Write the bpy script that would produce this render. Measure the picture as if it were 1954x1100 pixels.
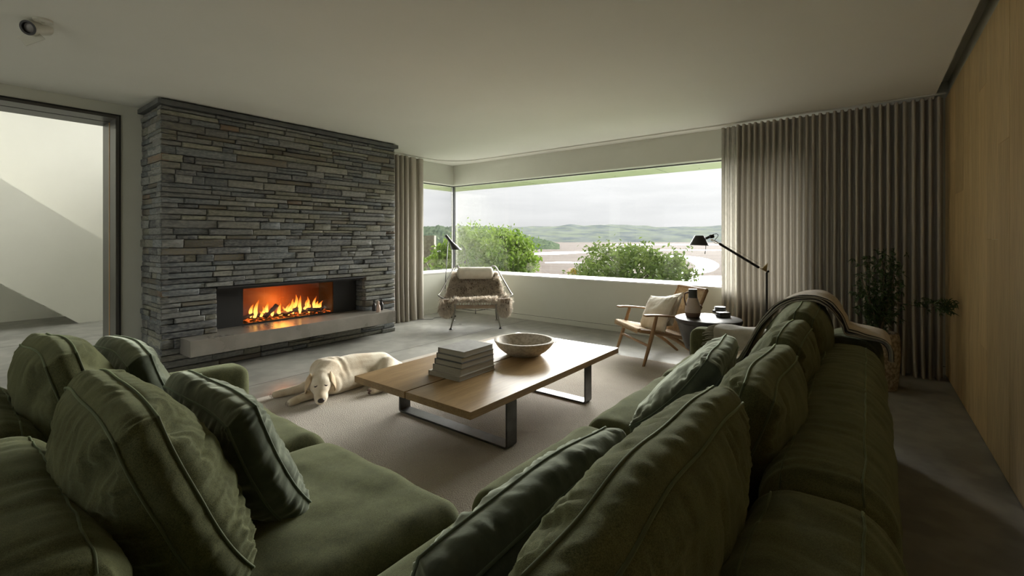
import bpy, bmesh, math, random
from mathutils import Vector, Matrix, noise
R = math.radians
scene = bpy.context.scene
for o in list(bpy.data.objects):
    bpy.data.objects.remove(o, do_unlink=True)

# ------------------------------------------------------------------ camera
YAW = math.atan2(678, 876)          # angle from +X (along the fireplace wall) to the view axis
cam_d = bpy.data.cameras.new('camera')
cam_d.sensor_width = 36
cam_d.lens = 36 * 876 / 1954
cam_d.shift_y = -93 / 1954
cam_d.clip_start = 0.02
cam_d.clip_end = 30000
cam = bpy.data.objects.new('camera', cam_d)
scene.collection.objects.link(cam)
cam.location = (0, 0, 1.25)
cam.rotation_euler = (R(90), 0, YAW - R(90) + 0)
# view axis = (cos YAW, sin YAW): rotation_z = YAW - 90 deg
scene.camera = cam

# ------------------------------------------------------------------ world: bright overcast sky
SKY = 0.80
w = bpy.data.worlds.new('overcast'); scene.world = w
w.use_nodes = True
nt = w.node_tree; nt.nodes.clear()
def N(tree, typ, **kw):
    n = tree.nodes.new(typ)
    for k, v in kw.items():
        if k.startswith('_'): setattr(n, k[1:], v)
        else: n.inputs[k.replace('__', ' ')].default_value = v
    return n
tc = N(nt, 'ShaderNodeTexCoord')
sep = N(nt, 'ShaderNodeSeparateXYZ'); nt.links.new(tc.outputs['Generated'], sep.inputs[0])
mx = N(nt, 'ShaderNodeMath', _operation='MAXIMUM'); nt.links.new(sep.outputs['Z'], mx.inputs[0]); mx.inputs[1].default_value = 0
cie = N(nt, 'ShaderNodeMath', _operation='MULTIPLY_ADD'); nt.links.new(mx.outputs[0], cie.inputs[0]); cie.inputs[1].default_value = 2.0; cie.inputs[2].default_value = 1.0
mp = N(nt, 'ShaderNodeMapping'); mp.inputs['Scale'].default_value = (2.2, 2.2, 16)
nt.links.new(tc.outputs['Generated'], mp.inputs[0])
nz = N(nt, 'ShaderNodeTexNoise', Scale=1.6, Detail=5.0, Roughness=0.5); nt.links.new(mp.outputs[0], nz.inputs['Vector'])
rp = N(nt, 'ShaderNodeValToRGB'); nt.links.new(nz.outputs['Fac'], rp.inputs[0])
rp.color_ramp.elements[0].position = 0.36; rp.color_ramp.elements[0].color = (.86, .865, .875, 1)
rp.color_ramp.elements[1].position = 0.66; rp.color_ramp.elements[1].color = (1.0, 1.0, 1.005, 1)
mul = N(nt, 'ShaderNodeMath', _operation='MULTIPLY'); nt.links.new(cie.outputs[0], mul.inputs[0]); mul.inputs[1].default_value = SKY
bg = N(nt, 'ShaderNodeBackground'); nt.links.new(rp.outputs[0], bg.inputs['Color']); nt.links.new(mul.outputs[0], bg.inputs['Strength'])
wo = N(nt, 'ShaderNodeOutputWorld'); nt.links.new(bg.outputs[0], wo.inputs[0])

# very broad, soft sun lamp beyond the window wall, added to brighten the room
SUN_EL, SUN_AZ = 23, 8
sd_ = bpy.data.lights.new('added_broad_sun', 'SUN'); sd_.energy = 26.0; sd_.angle = R(60); sd_.color = (1.0, .985, .94)
sun = bpy.data.objects.new('added_broad_sun', sd_); scene.collection.objects.link(sun)
sun.location = (20, -4, 14)
sun.rotation_euler = Vector((math.cos(R(SUN_AZ)) * math.cos(R(SUN_EL)), math.sin(R(SUN_AZ)) * math.cos(R(SUN_EL)), math.sin(R(SUN_EL)))).to_track_quat('Z', 'Y').to_euler()

scene.view_settings.view_transform = 'Standard'
scene.view_settings.look = 'None'
scene.view_settings.exposure = 0.17
scene.view_settings.gamma = 1.0
scene.view_settings.use_curve_mapping = False

def portal(loc, rot, sx, sy):
    d = bpy.data.lights.new('window_portal', 'AREA'); d.shape = 'RECTANGLE'; d.size = sx; d.size_y = sy
    d.cycles.is_portal = True
    o = bpy.data.objects.new('window_portal', d); scene.collection.objects.link(o)
    o.location = loc; o.rotation_euler = rot
    return o
portal((6.1, 3.2, 1.45), (0, R(90), 0), 1.55, 5.3)      # emits towards -X
portal((4.9, 6.1, 1.45), (R(-90), 0, 0), 1.9, 1.55)

# ------------------------------------------------------------------ camera-ray helper (only used to survey positions)
F = 876.0; CX = 977.0; CY = 457.0; CH = 1.25
SA, CA = math.sin(YAW), math.cos(YAW)
def at(px, py, **k):
    r = (px - CX) / F; u = -(py - CY) / F
    d = (r * SA + CA, -r * CA + SA, u)
    for i, a in enumerate('xyz'):
        if a in k:
            t = (k[a] - (0, 0, CH)[i]) / d[i]; break
    else:
        t = k['d']
    return Vector((t * d[0], t * d[1], CH + t * d[2]))

# ------------------------------------------------------------------ materials
MATS = {}
def newmat(name):
    m = bpy.data.materials.new(name); m.use_nodes = True
    t = m.node_tree; b = t.nodes['Principled BSDF']
    MATS[name] = m
    return m, t, b
def coords(t, scale=(1, 1, 1), kind='Object', rot=(0, 0, 0)):
    c = t.nodes.new('ShaderNodeTexCoord'); mpn = t.nodes.new('ShaderNodeMapping')
    mpn.inputs['Scale'].default_value = scale; mpn.inputs['Rotation'].default_value = rot
    t.links.new(c.outputs[kind], mpn.inputs[0]); return mpn.outputs[0]
def pbr(name, c1, c2=None, scale=6, detail=4, rough=.6, rough2=None, spec=.5, metal=0, sheen=0, sheen_rough=.4, sheen_tint=(1, 1, 1),
        bump=0, bscale=60, bdetail=4, stretch=(1, 1, 1), bstretch=None, lo=.35, hi=.65, coat=0, fine=None, vary=0, bdist=.01, kind='Object'):
    m, t, b = newmat(name)
    b.inputs['Roughness'].default_value = rough
    b.inputs['Specular IOR Level'].default_value = spec
    b.inputs['Metallic'].default_value = metal
    if sheen:
        b.inputs['Sheen Weight'].default_value = sheen; b.inputs['Sheen Roughness'].default_value = sheen_rough
        b.inputs['Sheen Tint'].default_value = (*sheen_tint, 1)
    if coat: b.inputs['Coat Weight'].default_value = coat
    vec = coords(t, stretch, kind)
    col = None
    if c2 is None:
        b.inputs['Base Color'].default_value = (*c1, 1)
    else:
        n = N(t, 'ShaderNodeTexNoise', Scale=scale, Detail=detail, Roughness=.6); t.links.new(vec, n.inputs['Vector'])
        r = t.nodes.new('ShaderNodeValToRGB'); t.links.new(n.outputs['Fac'], r.inputs[0])
        r.color_ramp.elements[0].position = lo; r.color_ramp.elements[0].color = (*c1, 1)
        r.color_ramp.elements[1].position = hi; r.color_ramp.elements[1].color = (*c2, 1)
        col = r.outputs[0]
        if fine:
            fc, fs, famt = fine
            n2 = N(t, 'ShaderNodeTexNoise', Scale=fs, Detail=2.0); t.links.new(vec, n2.inputs['Vector'])
            r2 = t.nodes.new('ShaderNodeValToRGB'); t.links.new(n2.outputs['Fac'], r2.inputs[0])
            r2.color_ramp.elements[0].position = .42; r2.color_ramp.elements[0].color = (0, 0, 0, 1)
            r2.color_ramp.elements[1].position = .62; r2.color_ramp.elements[1].color = (famt,) * 3 + (1,)
            mixc = N(t, 'ShaderNodeMix', _data_type='RGBA'); t.links.new(r2.outputs[0], mixc.inputs['Factor'])
            t.links.new(col, mixc.inputs['A']); mixc.inputs['B'].default_value = (*fc, 1)
            col = mixc.outputs['Result']
        if vary:
            oi = t.nodes.new('ShaderNodeObjectInfo')
            mr = N(t, 'ShaderNodeMapRange'); t.links.new(oi.outputs['Random'], mr.inputs['Value'])
            mr.inputs['To Min'].default_value = 1 - vary; mr.inputs['To Max'].default_value = 1 + vary
            hs = t.nodes.new('ShaderNodeHueSaturation'); t.links.new(mr.outputs[0], hs.inputs['Value']); t.links.new(col, hs.inputs['Color'])
            col = hs.outputs[0]
        t.links.new(col, b.inputs['Base Color'])
        if rough2 is not None:
            mr = N(t, 'ShaderNodeMapRange'); t.links.new(n.outputs['Fac'], mr.inputs['Value'])
            mr.inputs['From Min'].default_value = .3; mr.inputs['From Max'].default_value = .7
            mr.inputs['To Min'].default_value = rough; mr.inputs['To Max'].default_value = rough2
            t.links.new(mr.outputs[0], b.inputs['Roughness'])
    if bump:
        v2 = coords(t, bstretch or stretch, kind)
        nb = N(t, 'ShaderNodeTexNoise', Scale=bscale, Detail=bdetail); t.links.new(v2, nb.inputs['Vector'])
        bn = N(t, 'ShaderNodeBump', Strength=bump, Distance=bdist); t.links.new(nb.outputs['Fac'], bn.inputs['Height'])
        t.links.new(bn.outputs[0], b.inputs['Normal'])
    return m
def wood(name, c1, c2, axis='x', rough=.4, scale=5, vary=.1, spec=.5, fibre=.12):
    st = {'x': (.18, 2.2, 2.2), 'y': (2.2, .18, 2.2), 'z': (2.2, 2.2, .14)}[axis]
    m = pbr(name, c1, c2, scale=scale, detail=6, rough=rough, stretch=st, lo=.3, hi=.7, vary=vary, bump=fibre, bscale=90, bdist=.003, spec=spec,
            fine=(tuple(x * .72 for x in c1), scale * 9, .45))
    return m

paint = pbr('off_white_paint', (.63, .64, .565), (.66, .67, .595), scale=2, rough=.75, bump=.05, bscale=240, bdist=.001)
ceil_m = pbr('ceiling_paint', (.765, .76, .69), (.785, .78, .71), scale=1.2, rough=.8, bump=.03, bscale=200, bdist=.001)
white_m = pbr('white_sill', (.80, .80, .77), rough=.35)
hallpaint = pbr('hall_white_paint', (.76, .75, .68), (.78, .77, .70), scale=2, rough=.75)
concrete = pbr('polished_concrete', (.18, .178, .157), (.31, .305, .27), scale=1.3, detail=10, rough=.27, rough2=.5, lo=.3, hi=.72, stretch=(1, 1, 1),
               bump=.08, bscale=14, bdetail=8, bdist=.004, fine=((.42, .41, .37), 7, .35))
hearth_m = pbr('cast_concrete', (.185, .17, .145), (.265, .245, .21), scale=3, detail=8, rough=.22, rough2=.4, bump=.05, bscale=30, bdist=.002, fine=((.2, .19, .17), 18, .3))
green = pbr('olive_chenille', (.033, .036, .016), (.086, .089, .042), scale=240, detail=6, rough=.95, spec=.06, sheen=.42, sheen_rough=.45, sheen_tint=(.72, .78, .50),
            bump=.45, bscale=800, bdetail=3, bdist=.0025, lo=.30, hi=.72, fine=((.15, .15, .07), 620, .5))
def brush_pile(m, amt, scale, stretch):
    """pile brushed lighter and darker in streaks"""
    t = m.node_tree; b = t.nodes['Principled BSDF']; src = b.inputs['Base Color'].links[0].from_socket
    n_ = N(t, 'ShaderNodeTexNoise', Scale=scale, Detail=6.0, Roughness=.62); t.links.new(coords(t, stretch), n_.inputs['Vector'])
    mr = N(t, 'ShaderNodeMapRange'); t.links.new(n_.outputs['Fac'], mr.inputs['Value'])
    mr.inputs['From Min'].default_value = .3; mr.inputs['From Max'].default_value = .7; mr.inputs['To Min'].default_value = 1 - amt; mr.inputs['To Max'].default_value = 1 + amt
    hs = t.nodes.new('ShaderNodeHueSaturation'); t.links.new(mr.outputs[0], hs.inputs['Value']); t.links.new(src, hs.inputs['Color']); t.links.new(hs.outputs[0], b.inputs['Base Color'])
brush_pile(green, .30, 10, (1.6, 1.6, 1.0))
velvet = pbr('green_velvet', (.034, .041, .027), (.060, .069, .044), scale=7, detail=6, rough=.95, spec=.06, sheen=.9, sheen_rough=.5, sheen_tint=(.70, .76, .60),
             bump=.2, bscale=45, bdist=.005)
brush_pile(velvet, .3, 9, (1.5, 1.5, 1))
pipe_g = pbr('green_piping', (.065, .075, .035), rough=.85, sheen=.6, sheen_tint=(.6, .75, .4))
pipe_v = pbr('velvet_piping', (.06, .075, .045), rough=.8, sheen=.8, sheen_tint=(.6, .75, .5))
steel = pbr('blackened_steel', (.085, .085, .08), (.13, .13, .125), scale=12, rough=.38, metal=.9, bump=.04, bscale=90, bdist=.001)
chrome = pbr('brushed_steel', (.30, .29, .26), rough=.5, metal=1)
brass = pbr('champagne_steel', (.62, .53, .34), rough=.3, metal=1)
black = pbr('matt_black', (.012, .012, .012), rough=.5)
blackgloss = pbr('black_lacquer', (.012, .012, .011), rough=.25)
firepanel = pbr('black_fire_panel', (.017, .017, .017), rough=.6)
oak_t = wood('table_oak', (.265, .165, .072), (.405, .27, .128), 'x', rough=.36, scale=6, vary=.05, spec=.42, fibre=.05)
oak_t_end = wood('table_oak_edge', (.16, .09, .04), (.25, .15, .07), 'y', rough=.5, scale=6, vary=.03)
oak_w = wood('wall_oak', (.50, .345, .15), (.66, .49, .245), 'z', rough=.5, scale=4, vary=.14, fibre=.1)
chair_oak = wood('chair_oak', (.27, .155, .07), (.37, .23, .115), 'y', rough=.55, scale=10, vary=.05)
chair_oak_z = wood('chair_oak_upright', (.27, .155, .07), (.37, .23, .115), 'z', rough=.55, scale=10, vary=.05)
cord = pbr('paper_cord', (.40, .27, .14), (.52, .37, .21), scale=40, rough=.7, bump=.3, bscale=300)
linen = pbr('cream_linen', (.62, .57, .47), (.70, .65, .55), scale=8, rough=.9, bump=.35, bscale=320, bdist=.002, sheen=.2)
rug_m = pbr('wool_rug', (.50, .45, .385), (.60, .55, .475), scale=2.5, detail=8, rough=.95, spec=.1, bump=.9, bscale=130, bdetail=3, bdist=.012, fine=((.40, .355, .30), 160, .5), sheen=.2)
throw_m = pbr('wool_throw', (.42, .35, .245), (.52, .44, .32), scale=12, rough=.95, bump=.6, bscale=260, bdist=.003, sheen=.35)
throw_g = pbr('grey_wool_throw', (.30, .285, .225), (.38, .36, .29), scale=12, rough=.95, bump=.6, bscale=260, bdist=.003, sheen=.4)
stripe_m = pbr('dark_stripe_wool', (.025, .025, .022), rough=.95, bump=.4, bscale=260)
bowl_m = pbr('speckled_stone', (.44, .395, .325), (.56, .51, .43), scale=7, detail=6, rough=.7, bump=.5, bscale=50, bdist=.006, fine=((.22, .18, .13), 46, .5))
pot_m = pbr('weathered_pot', (.40, .33, .24), (.52, .44, .33), scale=4, detail=6, rough=.8, bump=.7, bscale=40, bdist=.008, fine=((.16, .12, .08), 42, .8))
soil_m = pbr('soil', (.03, .022, .015), rough=.95)
leaf_m = pbr('plant_leaf', (.022, .052, .010), (.05, .095, .02), scale=30, rough=.55)
stem_m = pbr('plant_stem', (.10, .085, .05), (.16, .13, .08), scale=30, rough=.8)
darkwood = pbr('ebonised_wood', (.014, .013, .012), (.035, .032, .028), scale=9, detail=7, rough=.42, stretch=(1, 1, .3), bump=.25, bscale=40, bdist=.004)
fur_m = None
hide_m = pbr('sheepskin_hide', (.15, .115, .08), (.26, .20, .15), scale=20, rough=.95)
dog_m = pbr('cream_dog_coat', (.64, .52, .37), (.84, .76, .61), scale=7, detail=6, rough=.8, spec=.2, sheen=.3, bump=.35, bscale=120, bstretch=(1, .35, 1), bdist=.004)
dog_ear_m = pbr('dog_ear_coat', (.52, .37, .21), (.64, .49, .31), scale=14, rough=.8, sheen=.3)
nose_m = pbr('dog_nose', (.035, .022, .018), rough=.35)
pink_m = pbr('dog_pad', (.16, .10, .08), rough=.7)
book_g = pbr('grey_book_cloth', (.23, .225, .21), (.29, .285, .265), scale=30, rough=.7, bump=.2, bscale=400, bdist=.001)
book_b = pbr('beige_book_cloth', (.40, .37, .31), (.45, .42, .355), scale=30, rough=.7, bump=.2, bscale=400, bdist=.001)
book_d = pbr('dark_book_cloth', (.11, .11, .105), (.15, .15, .14), scale=30, rough=.65, bump=.2, bscale=400, bdist=.001)
pages_m = pbr('book_pages', (.32, .295, .24), (.38, .355, .295), scale=60, rough=.8, stretch=(.2, .2, 9))
clay_m = pbr('carafe_glaze', (.40, .33, .28), (.46, .385, .325), scale=5, rough=.4)
clay_b = pbr('carafe_clay', (.17, .105, .075), rough=.6)
bottle_k = pbr('figurine_black', (.02, .02, .02), rough=.3)
bottle_w = pbr('figurine_blush', (.58, .45, .38), rough=.5)
spot_white = pbr('spot_white', (.62, .61, .53), rough=.45)
lens_m = pbr('spot_lens', (.20, .19, .18), rough=.12)

def curtain_mat(name, c1, c2, trans):
    m, t, b = newmat(name)
    vec = coords(t, (1, 1, .25))
    n = N(t, 'ShaderNodeTexNoise', Scale=80.0, Detail=4.0); t.links.new(vec, n.inputs['Vector'])
    r = t.nodes.new('ShaderNodeValToRGB'); t.links.new(n.outputs['Fac'], r.inputs[0])
    r.color_ramp.elements[0].position = .3; r.color_ramp.elements[0].color = (*c1, 1)
    r.color_ramp.elements[1].position = .7; r.color_ramp.elements[1].color = (*c2, 1)
    t.links.new(r.outputs[0], b.inputs['Base Color'])
    b.inputs['Roughness'].default_value = .9; b.inputs['Specular IOR Level'].default_value = .15
    b.inputs['Sheen Weight'].default_value = .2
    tr = t.nodes.new('ShaderNodeBsdfTranslucent'); t.links.new(r.outputs[0], tr.inputs['Color'])
    mix = t.nodes.new('ShaderNodeMixShader'); mix.inputs[0].default_value = trans
    t.links.new(b.outputs[0], mix.inputs[1]); t.links.new(tr.outputs[0], mix.inputs[2])
    vec2 = coords(t, (1, 1, 1)); n2 = N(t, 'ShaderNodeTexNoise', Scale=350.0, Detail=2.0); t.links.new(vec2, n2.inputs['Vector'])
    bn = N(t, 'ShaderNodeBump', Strength=.3, Distance=.002); t.links.new(n2.outputs['Fac'], bn.inputs['Height']); t.links.new(bn.outputs[0], b.inputs['Normal'])
    t.links.new(mix.outputs[0], t.nodes['Material Output'].inputs[0])
    return m
curt_m = curtain_mat('linen_curtain', (.41, .375, .315), (.445, .41, .347), .10)
sheer_m = curtain_mat('sheer_linen_curtain', (.40, .38, .33), (.52, .49, .43), .28)

fur_m = curtain_mat('sheepskin_fur', (.55, .465, .37), (.93, .87, .78), .42)
def glass_mat(name, tint=(1, 1, 1), refl=.5):
    m, t, b = newmat(name)
    g = t.nodes.new('ShaderNodeBsdfGlossy'); g.inputs['Roughness'].default_value = .005
    tr = t.nodes.new('ShaderNodeBsdfTransparent'); tr.inputs['Color'].default_value = (*tint, 1)
    fr = t.nodes.new('ShaderNodeFresnel'); fr.inputs['IOR'].default_value = 1.4
    ml = N(t, 'ShaderNodeMath', _operation='MULTIPLY'); t.links.new(fr.outputs[0], ml.inputs[0]); ml.inputs[1].default_value = refl
    mix = t.nodes.new('ShaderNodeMixShader'); t.links.new(ml.outputs[0], mix.inputs[0])
    t.links.new(tr.outputs[0], mix.inputs[1]); t.links.new(g.outputs[0], mix.inputs[2])
    t.links.new(mix.outputs[0], t.nodes['Material Output'].inputs[0])
    return m
glass_m = glass_mat('window_glass', (.985, .99, .985), .8)
fireglass_m = glass_mat('fire_glass', (.95, .95, .95), .9)

def flame_mat():
    m, t, b = newmat('flame')
    tcn = t.nodes.new('ShaderNodeTexCoord'); sp = t.nodes.new('ShaderNodeSeparateXYZ'); t.links.new(tcn.outputs['Generated'], sp.inputs[0])
    r = t.nodes.new('ShaderNodeValToRGB'); t.links.new(sp.outputs['Z'], r.inputs[0])
    e = r.color_ramp.elements
    e[0].position = 0; e[0].color = (1.0, .52, .12, 1); e[1].position = 1; e[1].color = (1, .14, .01, 1)
    x = e.new(.35); x.color = (1, .42, .07, 1); x = e.new(.7); x.color = (1, .24, .025, 1)
    em = t.nodes.new('ShaderNodeEmission'); t.links.new(r.outputs[0], em.inputs['Color']); em.inputs['Strength'].default_value = 2.6
    tr = t.nodes.new('ShaderNodeBsdfTransparent')
    mp2 = t.nodes.new('ShaderNodeMapping'); mp2.inputs['Scale'].default_value = (30, 30, 7); t.links.new(tcn.outputs['Object'], mp2.inputs[0])
    n = N(t, 'ShaderNodeTexNoise', Scale=1.0, Detail=3.0); t.links.new(mp2.outputs[0], n.inputs['Vector'])
    hz = N(t, 'ShaderNodeMath', _operation='MULTIPLY_ADD'); t.links.new(sp.outputs['Z'], hz.inputs[0]); hz.inputs[1].default_value = -.75; hz.inputs[2].default_value = .62
    ad = N(t, 'ShaderNodeMath', _operation='ADD'); t.links.new(n.outputs['Fac'], ad.inputs[0]); t.links.new(hz.outputs[0], ad.inputs[1])
    mr = N(t, 'ShaderNodeMapRange'); t.links.new(ad.outputs[0], mr.inputs['Value']); mr.inputs['From Min'].default_value = .3; mr.inputs['From Max'].default_value = .95
    mix = t.nodes.new('ShaderNodeMixShader'); t.links.new(mr.outputs[0], mix.inputs[0]); t.links.new(tr.outputs[0], mix.inputs[1]); t.links.new(em.outputs[0], mix.inputs[2])
    t.links.new(mix.outputs[0], t.nodes['Material Output'].inputs[0])
    return m
flame_m = flame_mat()
def ember_mat():
    m, t, b = newmat('ember_bed')
    v = coords(t); n = N(t, 'ShaderNodeTexNoise', Scale=22.0, Detail=4.0); t.links.new(v, n.inputs['Vector'])
    r = t.nodes.new('ShaderNodeValToRGB'); t.links.new(n.outputs['Fac'], r.inputs[0])
    r.color_ramp.elements[0].position = .52; r.color_ramp.elements[0].color = (0, 0, 0, 1)
    r.color_ramp.elements[1].position = .7; r.color_ramp.elements[1].color = (1, .16, .02, 1)
    b.inputs['Base Color'].default_value = (.02, .017, .015, 1); b.inputs['Roughness'].default_value = .9
    t.links.new(r.outputs[0], b.inputs['Emission Color']); b.inputs['Emission Strength'].default_value = 1.6
    bn = N(t, 'ShaderNodeBump', Strength=1.0, Distance=.02); t.links.new(n.outputs['Fac'], bn.inputs['Height']); t.links.new(bn.outputs[0], b.inputs['Normal'])
    return m
ember_m = ember_mat()
log_m = pbr('charred_log', (.012, .010, .009), (.07, .045, .03), scale=14, detail=6, rough=.9, bump=1, bscale=40, bdist=.01)
liner_m = pbr('firebox_liner', (.13, .055, .03), rough=.5)

STONES = [pbr('slate_%s' % n, c1, c2, scale=sc, detail=7, rough=.72, spec=.35, bump=.9, bscale=38, bdetail=7, bdist=.008, stretch=(.6, .6, 1.6), lo=.28, hi=.72, fine=(f, 40, .7), kind='Object', vary=.25)
          for n, c1, c2, sc, f in [
    ('grey', (.115, .12, .115), (.20, .205, .19), 7, (.26, .26, .24)),
    ('blue', (.085, .095, .10), (.155, .17, .175), 8, (.23, .24, .23)),
    ('green', (.125, .13, .105), (.21, .21, .165), 6, (.28, .27, .22)),
    ('dark', (.06, .065, .068), (.12, .125, .125), 9, (.2, .2, .19)),
    ('brown', (.115, .105, .078), (.175, .155, .115), 6, (.12, .12, .11)),
    ('pale', (.19, .19, .165), (.27, .265, .225), 6, (.14, .14, .13)),
    ('rust', (.15, .105, .07), (.20, .14, .09), 7, (.15, .14, .12))]]
mortar_m = pbr('mortar_shadow', (.035, .035, .032), rough=.95, bump=.5, bscale=60)
cap_m = pbr('slate_cap', (.07, .075, .075), (.11, .115, .11), scale=6, rough=.6, bump=.2, bscale=40)

# ------------------------------------------------------------------ mesh building
COL = scene.collection
def tag(o, label=None, cat=None, group=None, kind=None):
    if label: o['label'] = label
    if cat: o['category'] = cat
    if group: o['group'] = group
    if kind: o['kind'] = kind
    return o
def empty(name, loc=(0, 0, 0), rz=0, label=None, cat=None, group=None, kind=None):
    o = bpy.data.objects.new(name, None); COL.objects.link(o)
    o.empty_display_size = .1
    o.location = loc; o.rotation_euler = (0, 0, rz)
    return tag(o, label, cat, group, kind)

class MB:
    def __init__(s): s.v = []; s.f = []; s.mi = []
    def add(s, vs, fs, mi=0):
        b = len(s.v); s.v += [tuple(v) for v in vs]; s.f += [tuple(i + b for i in f) for f in fs]; s.mi += [mi] * len(fs)
        return s
    def box(s, x0, x1, y0, y1, z0, z1, mi=0):
        return s.add([(x0, y0, z0), (x1, y0, z0), (x1, y1, z0), (x0, y1, z0), (x0, y0, z1), (x1, y0, z1), (x1, y1, z1), (x0, y1, z1)],
                     [(0, 3, 2, 1), (4, 5, 6, 7), (0, 1, 5, 4), (1, 2, 6, 5), (2, 3, 7, 6), (3, 0, 4, 7)], mi)
    def obox(s, c, ex, ey, ez, mi=0):
        c = Vector(c); ex = Vector(ex); ey = Vector(ey); ez = Vector(ez)
        P = [c + a * ex + b * ey + d * ez for d in (-1, 1) for a, b in ((-1, -1), (1, -1), (1, 1), (-1, 1))]
        return s.add(P, [(0, 3, 2, 1), (4, 5, 6, 7), (0, 1, 5, 4), (1, 2, 6, 5), (2, 3, 7, 6), (3, 0, 4, 7)], mi)
    def bar(s, a, b, wx, wy, up=(0, 0, 1), w2=None, mi=0):
        a = Vector(a); b = Vector(b); d = (b - a).normalized(); u = Vector(up)
        if abs(d.dot(u)) > .98: u = Vector((0, 1, 0))
        sx = d.cross(u).normalized(); sy = sx.cross(d).normalized()
        w2 = w2 or (wx, wy)
        P = [a - sx * wx + -sy * wy, a + sx * wx - sy * wy, a + sx * wx + sy * wy, a - sx * wx + sy * wy]
        Q = [b - sx * w2[0] - sy * w2[1], b + sx * w2[0] - sy * w2[1], b + sx * w2[0] + sy * w2[1], b - sx * w2[0] + sy * w2[1]]
        return s.add(P + Q, [(0, 3, 2, 1), (4, 5, 6, 7), (0, 1, 5, 4), (1, 2, 6, 5), (2, 3, 7, 6), (3, 0, 4, 7)], mi)
    def tube(s, path, r, seg=10, closed=False, caps=True, mi=0, flat=1.0):
        P = [Vector(p) for p in path]; n = len(P)
        rr = r if isinstance(r, (list, tuple)) else [r] * n
        T = []
        for i in range(n):
            if closed: d = P[(i + 1) % n] - P[i - 1]
            else: d = P[min(i + 1, n - 1)] - P[max(i - 1, 0)]
            T.append(d.normalized() if d.length > 1e-9 else Vector((0, 0, 1)))
        u = T[0].orthogonal().normalized(); vs = []
        for i in range(n):
            u = (u - T[i] * u.dot(T[i]))
            u = u.normalized() if u.length > 1e-6 else T[i].orthogonal().normalized()
            w_ = T[i].cross(u)
            for k in range(seg):
                a = 2 * math.pi * k / seg
                vs.append(P[i] + (u * math.cos(a) + w_ * math.sin(a) * flat) * rr[i])
        fs = []
        for i in range(n if closed else n - 1):
            j = (i + 1) % n
            for k in range(seg):
                k2 = (k + 1) % seg
                fs.append((i * seg + k, i * seg + k2, j * seg + k2, j * seg + k))
        if caps and not closed:
            fs.append(tuple(range(seg - 1, -1, -1))); fs.append(tuple((n - 1) * seg + k for k in range(seg)))
        return s.add(vs, fs, mi)
    def lathe(s, prof, c=(0, 0, 0), seg=40, ax=None, mi=0, caps=True):
        c = Vector(c)
        M_ = Matrix.Identity(3) if ax is None else Vector((0, 0, 1)).rotation_difference(Vector(ax)).to_matrix()
        vs = []
        for r, z in prof:
            for k in range(seg):
                a = 2 * math.pi * k / seg
                vs.append(c + M_ @ Vector((r * math.cos(a), r * math.sin(a), z)))
        fs = []
        for i in range(len(prof) - 1):
            for k in range(seg):
                k2 = (k + 1) % seg
                fs.append((i * seg + k, i * seg + k2, (i + 1) * seg + k2, (i + 1) * seg + k))
        if caps and prof[0][0] > 1e-6: fs.append(tuple(range(seg - 1, -1, -1)))
        if caps and prof[-1][0] > 1e-6: fs.append(tuple((len(prof) - 1) * seg + k for k in range(seg)))
        return s.add(vs, fs, mi)
    def grid(s, fn, nu, nv, mi=0):
        vs = [fn(i / nu, j / nv) for j in range(nv + 1) for i in range(nu + 1)]
        fs = [(j * (nu + 1) + i, j * (nu + 1) + i + 1, (j + 1) * (nu + 1) + i + 1, (j + 1) * (nu + 1) + i) for j in range(nv) for i in range(nu)]
        return s.add(vs, fs, mi)
    def build(s, name, mat, parent=None, smooth=True, bevel=0, angle=35, world=True, kind=None, origin=None, label=None, cat=None, group=None):
        """vertices are in world space when the parent is None or unrotated; otherwise in the parent's local frame"""
        V = [Vector(v) for v in s.v]
        lo = Vector((min(v[i] for v in V) for i in range(3))); hi = Vector((max(v[i] for v in V) for i in range(3)))
        c = Vector(origin) if origin is not None else (lo + hi) / 2
        me = bpy.data.meshes.new(name)
        me.from_pydata([v - c for v in V], [], s.f)
        mats = mat if isinstance(mat, (list, tuple)) else [mat]
        for m in mats: me.materials.append(m)
        if len(mats) > 1: me.polygons.foreach_set('material_index', s.mi)
        me.polygons.foreach_set('use_smooth', [smooth] * len(me.polygons))
        me.update()
        if smooth and angle: me.set_sharp_from_angle(angle=R(angle))
        o = bpy.data.objects.new(name, me); COL.objects.link(o)
        o.location = c
        if parent is not None:
            o.parent = parent
        if bevel:
            b = o.modifiers.new('bevel', 'BEVEL'); b.width = bevel; b.segments = 2; b.limit_method = 'ANGLE'; b.angle_limit = R(40)
        return tag(o, label, cat, group, kind)
class WMB(MB):
    """a builder whose vertices are given in world space under an unrotated parent"""
    def build(s, name, mat, parent=None, **k):
        if parent is not None:
            off = Vector(parent.matrix_basis.translation)
            pp = parent.parent
            while pp is not None:
                off += Vector(pp.matrix_basis.translation); pp = pp.parent
            s.v = [tuple(Vector(v) - off) for v in s.v]
        return MB.build(s, name, mat, parent, **k)
def struct(name, mb, mat, parent=None, **k):
    o = mb.build(name, mat, parent, **k)
    if parent is None: o['kind'] = 'structure'
    return o
def bez(pts, n=8):
    """Catmull-Rom through the points"""
    P = [Vector(p) for p in pts]; out = []
    for i in range(len(P) - 1):
        p0 = P[max(i - 1, 0)]; p1 = P[i]; p2 = P[i + 1]; p3 = P[min(i + 2, len(P) - 1)]
        for k in range(n):
            t = k / n
            out.append(.5 * ((2 * p1) + (p2 - p0) * t + (2 * p0 - 5 * p1 + 4 * p2 - p3) * t * t + (3 * p1 - p0 - 3 * p2 + p3) * t ** 3))
    out.append(P[-1]); return out
def nz3(x, y, z): return noise.noise(Vector((x, y, z)))

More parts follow.
